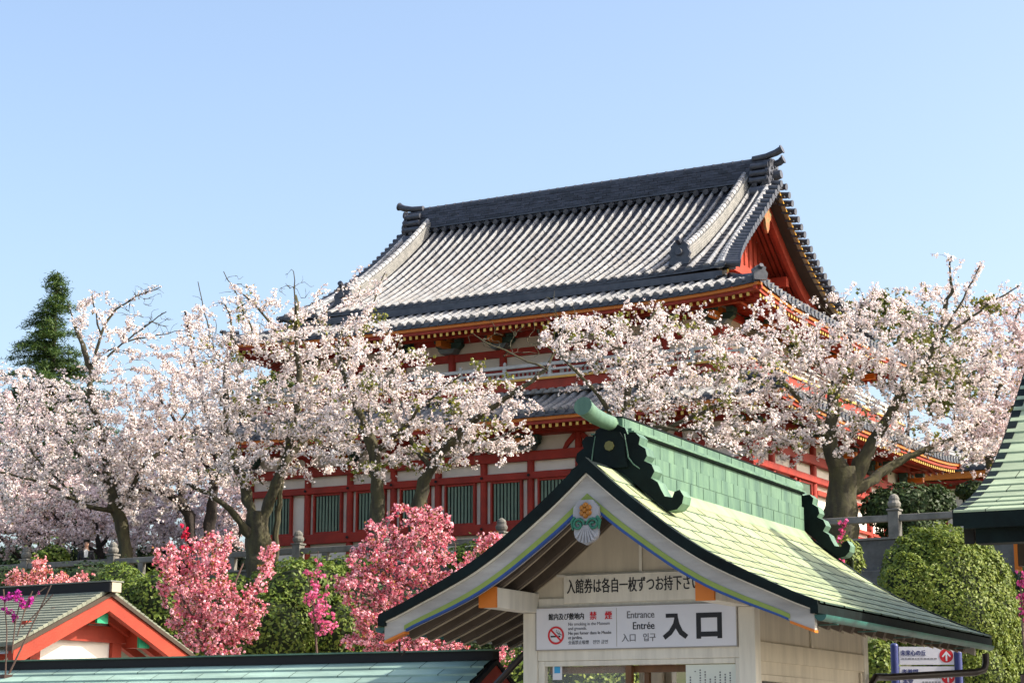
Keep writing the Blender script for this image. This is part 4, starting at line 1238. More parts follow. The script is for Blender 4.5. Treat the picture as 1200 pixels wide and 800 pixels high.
m.prism([(wy0, 0), (wy1, 0), (wy1, rz_(abs(wy1 - cdm)) - .1), (cdm, zp - .1), (wy0, rz_(abs(wy0 - cdm)) - .1)], (wx, 0, 0), (0, 1, 0), (0, 0, 1), (-1, 0, 0), 3.4); m.build('wall', 'white_wall', cot)
for y in (wy0 + .07, wy1 - .07):
    m = MB(); m.box(wx - .02, wx + .05, y - .07, y + .07, 0, rz_(abs(y - cdm)) - .15); m.build('post', 'vermilion', cot)
zt = ze + .10
m = MB(); m.box(wx + .002, wx + .07, wy0 - .1, wy1 + .3, zt, zt + .17); m.build('tie_beam', 'vermilion', cot)
m = MB(); m.box(wx + .002, wx + .05, cdm - .5, cdm - .40, zt + .171, zp - .2); m.build('king_post', 'vermilion', cot)
for y, z, big in ((cdm, zp - .34, .13), (wy0 - .12, zt - .06, .13), (wy1 + .12, zt - .05, .22)):
    m = MB(); m.box(wx + .071, -.10, y - .08, y + .08, z, z + big); pb = m.build('purlin', 'vermilion', cot)
    m = MB(); m.box(-.099, -.07, y - .082, y + .082, z - .002, z + big + .002); m.build('purlin_cap', 'capgreen', pb)
m = MB()
for x in (-.25, -.55):
    for s in (-1, 1):
        m.beam((x, cdm, zp - .14), (x, cdm + s * hd * .97, ze - .12), .07, .09)
m.build('rafters', 'vermilion', cr)
m = MB()
for s in (-1, 1):
    m.add([(-.06, cdm, zp - .085), (wx, cdm, zp - .085), (wx, cdm + s * hd, ze - .085), (-.06, cdm + s * hd, ze - .085)], [(0, 1, 2, 3)])
m.build('eave_board', 'white_wall', cr)

# ------------------------------------------------------------------ gate roof at the right edge (its gable shades the kiosk roof)
PR, PVM = 2.75, 2.815
po_ = K0 * [1, 1, 0] + PR * KR + PVM * KV
pav = empty('entrance_gate', (po_[0], po_[1], 0), -ka, 'taller gate with curved green copper roof, cut by the right edge of the photo', 'gate')
pp = [(0, 4.30), (.1, 4.225), (.61, 3.84), (.92, 3.61), (1.36, 3.35), (1.87, 3.14), (2.4, 2.99)]
def pz0(d):
    d = abs(d)
    for (a, za), (b, zb) in zip(pp[:-1], pp[1:]):
        if d <= b: return za + (zb - za) * (d - a) / (b - a)
    return pp[-1][1] - (d - 2.4) * .26
def pz(d): return sum(pz0(max(abs(d) + o, 0)) for o in (-.12, -.06, 0, .06, .12)) / 5 if abs(d) > .13 else pz0(d)
PL = 3.6
def sori(x): return .0
for s in (-1, 1):
    m = MB(); nr = 17
    dd = np.linspace(.02, 2.41, 300); zz = np.array([pz(d) for d in dd]); arc = np.concatenate([[0], np.cumsum(np.hypot(np.diff(dd), np.diff(zz)))])
    ed = np.interp(np.linspace(0, arc[-1], nr + 1), arc, dd)
    for i in range(nr):
        a, b = ed[i], ed[i + 1]; x = 0; first = True
        while x < PL - .01:
            x1 = min(PL, x + (.2 + .2 * (i % 2) if first else rng.uniform(.36, .42))); first = False
            t = 1 + rng.normal(0, .05); tint = (.36 * t, .44 * t, .29 * t)
            P = [(x + .003, s * a, pz(a) + .003), (x1 - .003, s * a, pz(a) + .003), (x1 - .003, s * (b + .006), pz(b) + .012), (x + .003, s * (b + .006), pz(b) + .012)]
            m.add(P + [(P[2][0], P[2][1], P[2][2] - .013), (P[3][0], P[3][1], P[3][2] - .013)], [(0, 1, 2, 3), (3, 2, 4, 5)], 0, tint)
            x = x1
    vs = []
    for i in range(31):
        d = 2.41 * i / 30; vs += [(.002, s * d, pz(d)), (PL, s * d, pz(d))]
    m.add(vs, [(2 * i, 2 * i + 1, 2 * i + 3, 2 * i + 2) for i in range(30)], 1)
    m.build('roof_slope', ['copper', 'copper_dark'], pav)
def pbar(x0, x1, o0, o1, mname, name, d1=2.4, d0=0.0):
    m = MB(); n = 26
    for s in (-1, 1):
        for i in range(n):
            a, b = d0 + (d1 - d0) * i / n, d0 + (d1 - d0) * (i + 1) / n
            m.hexa([(x0, s * a, pz(a) - o1), (x1, s * a, pz(a) - o1), (x1, s * b, pz(b) - o1), (x0, s * b, pz(b) - o1), (x0, s * a, pz(a) - o0), (x1, s * a, pz(a) - o0), (x1, s * b, pz(b) - o0), (x0, s * b, pz(b) - o0)])
    return m.build(name, mname, pav)
pbar(-.005, .06, -.012, .085, 'copper_dark', 'verge_edge', 2.412)
pbar(.03, .09, .086, .22, 'dark', 'bargeboard', 2.28)
z = pz(2.41)
for s in (-1, 1):
    m = MB(); m.box(.061, PL, s * 2.36, s * 2.415, z - .10, z + .002); m.box(.12, PL, s * 2.22, s * 2.355, z - .19, z - .005)
    m.build('eave_edge', 'copper_dark', pav)
m = MB(); n = 20
for s in (-1, 1):
    vs = []
    for i in range(n + 1):
        d = 2.3 * i / n; vs += [(.09, s * d, pz(d) - .12), (PL, s * d, pz(d) - .12)]
    m.add(vs, [(2 * i, 2 * i + 1, 2 * i + 3, 2 * i + 2) for i in range(n)])
m.build('soffit', 'dark', pav)
for s in (-1, 1):
    m = MB(); m.box(.155, PL, s * 1.28 - .06, s * 1.28 + .06, 2.74, 2.90); pb = m.build('plate_beam', 'darkwood', pav)
    m = MB(); m.box(.13, .154, s * 1.28 - .062, s * 1.28 + .062, 2.715, 2.905); m.build('beam_cap', 'orange', pb)
    for x in (.75, 3.2):
        m = MB(); m.box(x - .09, x + .09, s * 1.28 - .09, s * 1.28 + .09, 0, 2.739); m.build('post', 'vermilion', pav, bevel=.006)
m = MB(); m.prism([(-1.3, 2.91), (1.3, 2.91), (.9, 3.46), (.5, 3.76), (0, 4.12), (-.5, 3.76), (-.9, 3.46)], (.72, 0, 0), (0, 1, 0), (0, 0, 1), (1, 0, 0), .05); m.build('gable_wall', 'cream', pav)
m = MB(); m.box(.3, PL - .1, -.13, .13, 4.15, 4.44); m.box(.28, PL - .1, -.15, .15, 4.441, 4.47); m.tube([(.28, 0, 4.50), (PL - .1, 0, 4.50)], .085, 12)
prg = m.build('roof_ridge', 'copper_ridge', pav)
m = MB()
half = [(.05, 4.60), (.10, 4.58), (.12, 4.53), (.19, 4.5), (.2, 4.44), (.25, 4.41), (.26, 4.34), (.31, 4.3), (.33, 4.22), (.40, 4.13), (.46, 4.13), (.5, 4.1), (.49, 4.03), (.44, 3.99), (.3, 4.06), (.1, 4.22)]
m.prism([(x, z) for x, z in half] + [(-x, z) for x, z in half[::-1]], (.26, 0, 0), (0, 1, 0), (0, 0, 1), (1, 0, 0), .13, 0, 1); m.build('ridge_ornament', ['copper_dark', 'copper_ridge'], prg)  # same painted shading as the kiosk ornament: near-black faces, green rims
m = MB(); m.tube([(.5, 0, 4.55), (.34, 0, 4.56), (.22, 0, 4.59), (.14, 0, 4.62)], [.07, .075, .08, .085], 14); m.build('ridge_finial', 'copper_ridge', prg, smooth=True)

# ------------------------------------------------------------------ direction signboard
sp = at_depth(1045, 756, 17.0)
sgb = empty('direction_signboard', (sp[0], sp[1], 0), R(-2), 'white direction signboard with red arrow discs between blue posts, beside the round bush', 'sign')
zt = sp[2]
for x in (0.0, .535):
    m = MB(); m.tube([(x + .02, 0, 0), (x + .02, 0, zt - .06 * (x > 0))], .034, 14); m.lathe([(.034, 0), (.03, .012), (.015, .02)], (x + .02, 0, zt - .06 * (x > 0)), 14); m.build('post', 'navy', sgb, smooth=True)
rows = [(zt - .16, zt - .01), (zt - .345, zt - .175), (zt - .52, zt - .36), (zt - .70, zt - .535)]
for i, (z0, z1) in enumerate(rows):
    m = MB(); m.box(.058, .52, -.012, .012, z0, z1); pnl = m.build('panel', 'sign_white', sgb)
def disc_arrow(cx, cz, r, parent):
    m = MB(); vs = [(cx + r * math.cos(2 * math.pi * k / 28), -.0135, cz + r * math.sin(2 * math.pi * k / 28)) for k in range(28)]
    m.add(vs, [tuple(range(28))]); d = m.build('arrow_disc', 'signred', parent)
    m = MB(); k = r / .058
    m.prism([(-.007 * k, -.045 * k), (.007 * k, -.045 * k), (.007 * k, .012 * k), (.03 * k, -.014 * k), (.038 * k, -.005 * k), (0, .04 * k), (-.038 * k, -.005 * k), (-.03 * k, -.014 * k), (-.007 * k, .012 * k)], (cx, -.0145, cz), (1, 0, 0), (0, 0, 1), (0, -1, 0), .0008)
    m.build('arrow', 'sign_white', d)
disc_arrow(.455, zt - .085, .058, sgb); disc_arrow(.462, zt - .265, .056, sgb)
put_text('未来心の丘', .05, (.07, -.0135, zt - .065), sgb, 'navy', 1, .0016, 'LEFT', width=.21)
put_text('孝養門', .05, (.075, -.0135, zt - .225), sgb, 'navy', 1, .0016, 'LEFT', width=.135)
put_text('本堂', .05, (.08, -.0135, zt - .305), sgb, 'navy', 1, .0016, 'LEFT', width=.085)
m = MB()
for z, x0, x1 in ((zt - .115, .075, .36), (zt - .232, .24, .40), (zt - .275, .24, .39), (zt - .31, .245, .38)):
    x = x0
    while x < x1:
        w = rng.uniform(.012, .03); m.box(x, x + w, -.0135, -.0125, z, z + .009); x += w + .007
m.build('small_print', 'inkgray', sgb)

# ------------------------------------------------------------------ trees
WOODK = .80
def px_scale(Y): return Y / FOC
def curve(P, a, d0, seg=.18):
    L = np.linalg.norm(a - P); n = max(2, int(L / seg))
    m = P + d0 * L * .45 + rng.normal(0, .06 * L, 3)
    t = np.linspace(0, 1, n + 1)[:, None]
    return (1 - t) ** 2 * P + 2 * t * (1 - t) * m + t * t * a
def grow(limbs, Y, attr_px, natt, depth=2.2, zbias=.5, dmin=.12, stray=0.0):
    """limbs: list of [(px,py,width px[,depth offset])...]; attr_px: ellipses (cx,cy,rx,ry,weight). Returns limb polylines+radii and twig paths."""
    sc = px_scale(Y)
    nodes, dirs, owner = [], [], []
    limb_out = []
    for li in limbs:
        pts = np.array([at_depth(q[0], q[1], Y + (q[3] if len(q) > 3 else 0)) for q in li]); rad = np.array([(q[2] if q[2] > 30 else q[2] * .82) * sc / 2 * WOODK for q in li])
        t = np.concatenate([[0], np.cumsum(np.linalg.norm(np.diff(pts, axis=0), axis=1))]); n = max(3, int(t[-1] / .22))
        # smooth resample
        tt = np.linspace(0, t[-1], n)
        P = np.stack([np.interp(tt, t, pts[:, k]) for k in range(3)], axis=1)
        for _ in range(2):
            P[1:-1] = .25 * P[:-2] + .5 * P[1:-1] + .25 * P[2:]
        P[1:-1] += rng.normal(0, .02, (n - 2, 3))
        rr = np.interp(tt, t, rad)
        limb_out.append((P, rr))
        d = unit(np.gradient(P, axis=0))
        st = n // 3 if li is limbs[0] else 1
        for i in range(st, n):
            nodes.append(P[i]); dirs.append(d[i]); owner.append(-1)
    w = np.array([e[4] * e[2] * e[3] for e in attr_px], float); w /= w.sum()
    A = []
    for _ in range(natt):
        e = attr_px[rng.choice(len(attr_px), p=w)]
        while True:
            q = rng.uniform(-1, 1, 3)
            if q @ q <= 1: break
        if rng.random() < stray: q = q / np.linalg.norm(q) * rng.uniform(1.0, 1.28)
        A.append(at_depth(e[0] + q[0] * e[2], e[1] + q[1] * e[3], Y + q[2] * (e[5] if len(e) > 5 else depth)))
    A = np.array(A); N = np.array(nodes); D = np.array(dirs); O = list(owner)
    d0 = np.array([np.min(np.linalg.norm(N - a, axis=1)) for a in A])
    paths = []; idx_par = []
    for k in np.argsort(d0):
        a = A[k]; df = a - N
        dist = np.linalg.norm(df, axis=1) + zbias * np.maximum(0, -df[:, 2]) - .25 * np.einsum('ij,ij->i', df, D)
        j = int(np.argmin(dist))
        if np.linalg.norm(a - N[j]) < dmin: continue
        path = curve(N[j], a, unit(D[j] * .8 + np.array([0, 0, .35])))
        paths.append(path); idx_par.append(O[j])
        dd = unit(np.gradient(path, axis=0))
        N = np.vstack([N, path[1:]]); D = np.vstack([D, dd[1:]]); O += [len(paths) - 1] * (len(path) - 1)
    cnt = np.ones(len(paths))
    for i in range(len(paths) - 1, -1, -1):
        if idx_par[i] >= 0: cnt[idx_par[i]] += cnt[i]
    return limb_out, paths, cnt
def wood(name, limb_out, paths, cnt, m, parent, tip=.006, rough=.06, twig_n=4):
    mb = MB(); nbig = 0
    for P, rr in sorted(limb_out, key=lambda q: -q[1].max()):
        r2 = rr * (1 + rng.normal(0, rough, len(rr)))
        mb.tube(P, list(np.maximum(r2, tip)), 16 if rr.max() > .12 else 7, 0, cap=True)
        if rr.max() > .12: nbig = len(mb.v)
    for p, c in zip(paths, cnt):
        r0 = min(tip * c ** .44 * 1.15, .05); n = len(p)
        q = p if n < 5 else p[::2] if (n % 2) else np.vstack([p[::2], p[-1:]])
        mb.tube(q, list(np.linspace(r0, tip * .6, len(q))), twig_n, 0, cap=False)
    o = mb.build(name, m, parent, smooth=True, fix=False)
    from mathutils import noise
    for v in o.data.vertices:
        if v.index >= nbig: break
        q = v.co * 4.0; q.z *= .35
        v.co += Vector((noise.noise(q), noise.noise(q + Vector((9, 3, 1))), 0)) * .09 + Vector((noise.noise(v.co * 11), noise.noise(v.co * 11 + Vector((5, 5, 5))), 0)) * .02
    return o
def path_samples(paths, per_m, start=.25):
    out = []
    for p in paths:
        L = np.linalg.norm(p[-1] - p[0]); k = rng.poisson(L * per_m * (1 - start) * rng.gamma(1.6) / 1.6)
        if k == 0: continue
        t = rng.uniform(start, 1.0, k) * (len(p) - 1); i = np.minimum(t.astype(int), len(p) - 2); f = (t - i)[:, None]
        out.append(p[i] * (1 - f) + p[i + 1] * f)
    return np.vstack(out) if out else np.zeros((0, 3))
def blossom(name, paths, parent, per_m, spread, size, cols, faces=5, leaf=None, mname='petals', clumpy=True, flat=.8):
    S = path_samples(paths, per_m)
    S = S + rng.normal(0, spread, S.shape) * [1, 1, flat]
    n = len(S)
    c = np.repeat(S, faces, axis=0); m = len(c)
    sz = np.repeat(rng.uniform(.75, 1.3, n), faces) * size
    off = unit(rng.normal(size=(m, 3)))
    c = c + off * (sz * rng.uniform(.25, .6, m))[:, None]
    nr_ = unit(off * .9 + rng.normal(0, .45, (m, 3)) + np.array([0, 0, .2]))
    V = cards(c, nr_, sz * rng.uniform(.7, 1.15, m), sz * rng.uniform(.7, 1.15, m))
    c0, c1 = np.array(cols[0]), np.array(cols[1])
    f = np.repeat(rng.beta(1.3, 1.6, n) if mname == 'petals' and size > .06 else rng.beta(.8, .8, n), faces)[:, None] * .8 + rng.uniform(0, .2, (m, 1))
    T = c0 * (1 - f) + c1 * f
    if leaf:
        k = rng.random(m) < leaf[1]
        T[k] = np.array(leaf[0]) * rng.uniform(.6, 1.4, (k.sum(), 1))
    return raw_quads(name, V, T, mname, parent)

PALE = ((.95, .905, .88), (.84, .71, .69))
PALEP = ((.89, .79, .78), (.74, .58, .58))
def cherry(name, label, limbs, Y, ell_, natt, per_m=26, spread=.075, size=.072, cols=PALE, bark='bark', depth=2.2, leaf=((.22, .16, .05), .07), bare=None, green=None, group='white cherry trees on the terrace'):
    base = at_depth(limbs[0][0][0], limbs[0][0][1], Y)
    root = empty(name, (base[0], base[1], base[2]), 0, label, 'cherry tree', group)
    lo, pa, cn = grow(limbs, Y, ell_, int(natt * 2.1), depth, stray=.10)
    blist = []; bp_ = list(pa)
    lo_all = list(lo); allp = list(pa); allc = list(cn)
    if bare:
        _, pb, cb = grow(bare[0], Y, bare[1], bare[2], .5, zbias=.8)
        lo_all += _; allp += list(pb); allc += list(cb)
    shift = -base
    def mv(o):
        o.data.transform(Matrix.Translation(Vector(shift))); return o
    mv(wood('trunk', lo_all, allp, np.array(allc), bark, root))
    thin = [P for P, rr in lo if rr[-1] < .05]
    thin = [P[len(P) // 2:] for P in thin if len(P) > 5]
    mv(blossom('blossom', bp_ + thin, root, per_m * 1.9, spread * .62, size * .74, cols, 4, leaf))
    if green:
        gl = [bp_[i] for i in rng.choice(len(bp_), max(1, int(len(bp_) * green)), replace=False)]
        mv(blossom('young_leaves', gl, root, 26, .10, .075, ((.25, .24, .03), (.14, .17, .03)), 4, None, 'leaves'))
    return root

# the big tree on the right
cherry('cherry_tree', 'wide white cherry with a thick forked trunk by the fence, right of the hall', [
    [(985, 655, 62), (985, 630, 54), (986, 600, 49), (988, 565, 46), (986, 548, 40)],
    [(984, 560, 34), (973, 525, 28), (974, 485, 20, .2), (984, 440, 14, .4), (1000, 395, 8, .6), (1012, 350, 4, .8)],
    [(974, 520, 15), (945, 475, 10, -.5), (905, 435, 7, -.9), (868, 402, 4, -1.2)],
    [(992, 572, 34), (1015, 530, 26), (1040, 490, 19, -.3), (1066, 447, 14, -.5), (1090, 425, 10, -.5), (1106, 375, 7, -.6), (1113, 340, 5, -.6), (1115, 300, 2, -.6)],
    [(1052, 470, 14, -.4), (1068, 434, 15, -.3), (1100, 437, 14, 0), (1136, 450, 8, .3), (1165, 440, 4, .5)],
    [(1000, 575, 22), (1050, 543, 15, .5), (1100, 520, 9, 1), (1150, 495, 5, 1.2)],
    [(1104, 390, 5, -.6), (1126, 358, 4, -.7), (1150, 308, 2, -.8)],
    [(1100, 400, 5, -.5), (1150, 362, 4, -.5), (1197, 333, 2, -.5)]],
    49.3, [(915, 415, 60, 55, 1), (1005, 385, 85, 55, 1), (1085, 385, 75, 55, .9), (985, 455, 95, 60, 1.1), (1110, 460, 70, 55, 1), (1150, 400, 45, 50, .8), (895, 500, 50, 42, 1.0), (965, 505, 60, 40, .9), (1050, 510, 50, 25, .5), (1112, 325, 34, 30, .18), (1075, 470, 40, 40, .8), (1060, 430, 50, 40, .6), (1165, 345, 30, 22, .2), (900, 360, 30, 25, .25), (1135, 520, 45, 30, .6)], 620, 28, .08, .075, green=.10)
# tree behind the kiosk ridge
cherry('cherry_tree', 'white cherry spreading behind the kiosk roof ridge in front of the hall', [
    [(735, 640, 26), (730, 560, 22), (727, 510, 17), (738, 450, 11), (752, 410, 7), (768, 365, 4)],
    [(727, 515, 12), (705, 465, 8, -.4), (670, 430, 5, -.6), (630, 395, 3, -.7)],
    [(731, 480, 12), (775, 455, 8, .3), (820, 420, 6, .5), (868, 385, 3, .7)],
    [(729, 520, 11), (790, 500, 8, -.5), (850, 470, 6, -.8), (895, 440, 3, -1)],
    [(727, 505, 9), (760, 500, 7, -1.0), (820, 505, 5, -1.4), (870, 535, 3, -1.6)]],
    47.5, [(735, 395, 70, 40, 1), (685, 400, 62, 34, .8), (800, 405, 70, 48, .9), (740, 455, 80, 38, 1), (820, 465, 75, 38, 1), (870, 430, 38, 45, .8), (860, 500, 55, 30, .7), (690, 380, 40, 18, .4), (770, 500, 60, 22, .5)], 470, 24, .075, .07, green=.07)
# twin-stem tree, centre left
cherry('cherry_tree', 'white cherry with two leaning stems before the slatted windows of the hall', [
    [(440, 665, 28), (442, 600, 25), (441, 560, 23), (436, 520, 18), (420, 475, 14), (400, 432, 11), (395, 398, 7), (410, 370, 4)],
    [(480, 665, 30), (490, 600, 30), (497, 560, 24), (520, 525, 17, -.2), (565, 485, 11, -.4), (610, 455, 8, -.6), (640, 432, 6, -.6)],
    [(505, 548, 12), (470, 500, 8, .4), (455, 450, 5, .6), (470, 400, 3, .8)],
    [(438, 530, 12), (470, 505, 8, -.5), (500, 470, 5, -.8), (540, 440, 3, -1)],
    [(530, 515, 8), (570, 520, 6, -.5), (610, 500, 3, -.8)]],
    51.5, [(430, 485, 62, 45, 1), (500, 520, 70, 34, 1), (465, 445, 55, 42, .9), (555, 500, 48, 28, .8), (400, 520, 40, 30, .7), (525, 465, 50, 28, .6), (445, 545, 45, 20, .5), (440, 400, 40, 30, .5), (575, 535, 30, 14, .25), (560, 460, 48, 28, .7), (590, 515, 40, 18, .5), (610, 480, 30, 20, .3)], 520, 26, .075, .07,
    bare=([[(640, 432, 6, -.6), (652, 405, 4, -.6), (664, 375, 2, -.6)], [(640, 432, 4, -.6), (600, 415, 3, -.6), (560, 395, 2, -.6)]], [(600, 395, 55, 28, 1), (655, 365, 28, 25, 1)], 90), green=.10)
# left of the hall
cherry('cherry_tree', 'white cherry over the left corner of the hall, bare twigs at its top', [
    [(303, 675, 38), (304, 650, 34), (303, 625, 33), (301, 600, 31)],
    [(322, 670, 12, .3), (323, 620, 12, .3), (328, 575, 10, .3), (338, 520, 6, .3)],
    [(300, 622, 22), (290, 580, 18, .2), (278, 545, 14, .3), (268, 500, 12, .5), (262, 450, 9, .6), (275, 400, 6, .7), (262, 350, 3, .7)],
    [(305, 625, 24), (316, 585, 19, -.2), (331, 545, 15, -.3), (345, 500, 13, -.5), (352, 450, 10, -.5), (346, 400, 7, -.5), (347, 345, 3, -.5)],
    [(330, 545, 12), (370, 500, 9, .5), (395, 450, 6, .8), (425, 385, 4, 1), (452, 318, 2, 1.2)],
    [(299, 640, 16), (275, 600, 12, -.6), (250, 580, 9, -1), (215, 565, 5, -1.4)],
    [(346, 420, 6), (310, 370, 4, -.3), (285, 345, 3, -.3)]],
    54.0, [(325, 395, 70, 48, 1), (255, 450, 45, 70, .9), (380, 420, 55, 60, .9), (320, 480, 75, 45, 1.1), (290, 535, 70, 38, 1), (400, 360, 35, 30, .5), (430, 335, 25, 22, .35), (235, 390, 22, 45, .4), (370, 500, 55, 40, .9), (365, 545, 40, 18, .3), (290, 350, 35, 20, .3)], 620, 26, .08, .073,
    bare=([[(346, 400, 4, -.5), (346, 350, 3, -.5), (344, 318, 1.5, -.5)], [(300, 400, 4), (285, 360, 3), (262, 318, 1.5)], [(245, 400, 3), (240, 365, 2), (232, 330, 1.5)]], [(345, 335, 26, 22, 1), (280, 345, 30, 28, 1), (235, 350, 14, 22, .6)], 70), green=.07)
cherry('cherry_tree', 'dark-stemmed white cherry leaning left, between the tall cherry and the hall', [
    [(229, 660, 20), (226, 625, 18), (219, 597, 17), (208, 582, 13), (182, 575, 8, -.4), (150, 572, 5, -.6)],
    [(243, 660, 20), (246, 615, 18), (250, 575, 16), (254, 540, 13), (245, 490, 9), (228, 430, 6), (218, 365, 3)],
    [(250, 560, 10), (225, 520, 7, .4), (195, 480, 5, .7), (180, 440, 3, 1)],
    [(210, 585, 9), (212, 550, 7, .5), (220, 500, 4, .8)]],
    60.0, [(215, 480, 62, 55, 1), (185, 535, 60, 50, 1), (222, 410, 26, 45, .5), (240, 545, 50, 30, .8), (170, 590, 50, 25, .5), (270, 470, 30, 40, .5)], 430, 24, .085, .08, bark='bark_dark')
cherry('cherry_tree', 'tall white cherry on a straight grey trunk behind the fence, far left', [
    [(150, 680, 32), (147, 655, 27), (143, 625, 24), (137, 592, 24), (130, 575, 18), (126, 545, 15), (118, 508, 12), (107, 465, 12), (105, 432, 10), (97, 402, 7), (88, 385, 4), (80, 355, 1)],
    [(106, 438, 7), (113, 412, 6), (118, 390, 5), (129, 369, 4.5), (150, 353, 3), (186, 334, 1)],
    [(110, 440, 5), (126, 416, 4, .3), (150, 398, 3, .5), (190, 391, 2, .6), (222, 385, 1, .6)],
    [(140, 600, 16), (152, 575, 12, -.2), (170, 545, 8, -.4), (200, 515, 5, -.5), (225, 470, 3, -.6)],
    [(135, 600, 9), (112, 595, 8, -.5), (98, 594, 8, -.7), (78, 578, 6, -.9), (45, 562, 5, -1.2), (0, 553, 4, -1.5)],
    [(98, 594, 6, -.7), (72, 566, 5, -.5), (45, 540, 4, -.3), (20, 500, 3, 0)],
    [(128, 570, 9), (100, 540, 6, .7), (70, 510, 5, 1), (30, 470, 3, 1.4)],
    [(118, 390, 4), (112, 365, 3, -.2), (108, 345, 2, -.3)]],
    60.3, [(60, 505, 70, 62, 1), (135, 505, 70, 55, 1), (95, 455, 60, 28, .7), (170, 440, 50, 22, .45), (108, 352, 25, 14, .3), (25, 560, 60, 45, .9), (165, 560, 60, 35, .8), (100, 560, 70, 40, .8), (130, 410, 25, 25, .3), (20, 450, 40, 30, .6), (160, 400, 45, 22, .4), (105, 385, 35, 30, .3), (150, 360, 30, 14, .12)], 640, 24, .085, .08,
    bare=([[(150, 353, 3), (170, 343, 2), (190, 335, 1.5)], [(150, 398, 3, .5), (180, 375, 2, .5), (195, 365, 1.5, .5)]], [(172, 345, 24, 16, 1), (185, 378, 26, 16, 1), (140, 360, 20, 14, .6)], 110))
cherry('cherry_tree', 'low spreading pale cherry at the far left edge, behind the person', [
    [(32, 690, 13), (33, 655, 12), (34, 635, 10), (22, 605, 7), (0, 575, 5)],
    [(34, 640, 8), (52, 605, 6), (70, 560, 4)], [(30, 660, 7), (10, 640, 5), (-25, 600, 3)], [(34, 630, 7), (90, 600, 5, 1), (140, 590, 3, 1.4)]],
    72.0, [(30, 560, 75, 60, 1), (80, 600, 70, 38, 1), (-10, 620, 50, 40, .8), (140, 590, 50, 30, .7), (20, 500, 60, 50, .7)], 420, 22, .11, .10, cols=PALEP, bark='bark_dark', depth=3)
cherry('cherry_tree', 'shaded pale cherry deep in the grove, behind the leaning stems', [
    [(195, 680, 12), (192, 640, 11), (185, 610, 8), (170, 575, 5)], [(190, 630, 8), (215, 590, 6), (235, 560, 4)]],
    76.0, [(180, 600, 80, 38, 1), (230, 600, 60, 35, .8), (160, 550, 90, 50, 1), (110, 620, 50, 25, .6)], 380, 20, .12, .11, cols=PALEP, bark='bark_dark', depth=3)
cherry('cherry_tree', 'pinkish white cherry behind the pavilion roof at the right edge', [
    [(1168, 640, 22), (1166, 590, 18), (1160, 540, 13), (1165, 480, 9), (1180, 420, 6), (1195, 360, 3)],
    [(1162, 550, 10), (1140, 510, 7, .6), (1120, 480, 4, 1)], [(1165, 500, 8), (1195, 470, 6), (1225, 430, 4)], [(1163, 520, 8), (1195, 520, 6), (1230, 500, 4)]],
    57.0, [(1175, 400, 55, 62, 1), (1180, 480, 50, 55, 1), (1150, 500, 45, 40, .8), (1215, 430, 40, 60, .6), (1165, 540, 40, 25, .5)], 430, 24, .09, .082, cols=PALEP, green=.05)

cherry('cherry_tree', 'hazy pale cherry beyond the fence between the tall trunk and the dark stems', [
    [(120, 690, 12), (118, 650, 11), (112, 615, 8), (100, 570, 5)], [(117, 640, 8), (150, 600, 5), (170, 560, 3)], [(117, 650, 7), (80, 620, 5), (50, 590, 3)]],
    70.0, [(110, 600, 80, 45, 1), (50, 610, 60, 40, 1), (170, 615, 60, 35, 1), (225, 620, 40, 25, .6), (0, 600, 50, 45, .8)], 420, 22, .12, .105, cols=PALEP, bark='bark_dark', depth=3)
cherry('cherry_tree', 'small pale cherry far back between the dark stems and the hall corner', [
    [(275, 690, 11), (274, 650, 10), (270, 620, 7), (262, 580, 4)], [(274, 645, 7), (290, 600, 5), (300, 570, 3)]],
    82.0, [(270, 590, 42, 34, 1), (262, 630, 34, 28, 1), (290, 560, 30, 30, .8), (240, 600, 30, 30, .8)], 300, 22, .13, .115, cols=PALEP, bark='bark_dark', depth=2.5)
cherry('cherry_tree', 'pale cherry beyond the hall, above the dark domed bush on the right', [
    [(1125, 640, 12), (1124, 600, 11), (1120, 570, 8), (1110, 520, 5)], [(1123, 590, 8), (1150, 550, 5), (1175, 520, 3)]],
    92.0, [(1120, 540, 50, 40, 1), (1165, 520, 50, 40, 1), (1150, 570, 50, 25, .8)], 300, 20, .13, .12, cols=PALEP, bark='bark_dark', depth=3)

# double-flowered pink cherries, in front of the fence
PINK = ((.97, .61, .65), (.66, .085, .16))
def pink_tree(label, limbs, Y, ell_, natt, per_m=84, size=.039, cols=PINK, leaf=((.20, .11, .02), .20), spread=.036, depth=.9, name='pink_cherry_tree', cat='pink cherry', mname='petals'):
    base = at_depth(limbs[0][0][0], limbs[0][0][1], Y); gz = ground_z(base[0], base[1])
    root = empty(name, (base[0], base[1], gz), 0, label, cat)
    L0 = at_depth(limbs[0][0][0], limbs[0][0][1], Y)
    lo, pa, cn = grow(limbs, Y, ell_, int(natt * .9), depth, zbias=1.5, stray=.14)
    if L0[2] > gz:
        P = np.array([[L0[0], L0[1], gz - .1], [L0[0], L0[1], (L0[2] + gz) / 2], L0]); lo = lo + [(P, np.array([.09, .08, .06]))]
    shift = Vector((-base[0], -base[1], -gz))
    o = wood('trunk', lo, pa, cn, 'bark_pink', root, tip=.005); o.data.transform(Matrix.Translation(shift))
    o = blossom('blossom', pa, root, per_m, spread, size, cols, 5, leaf, mname); o.data.transform(Matrix.Translation(shift))
    return root
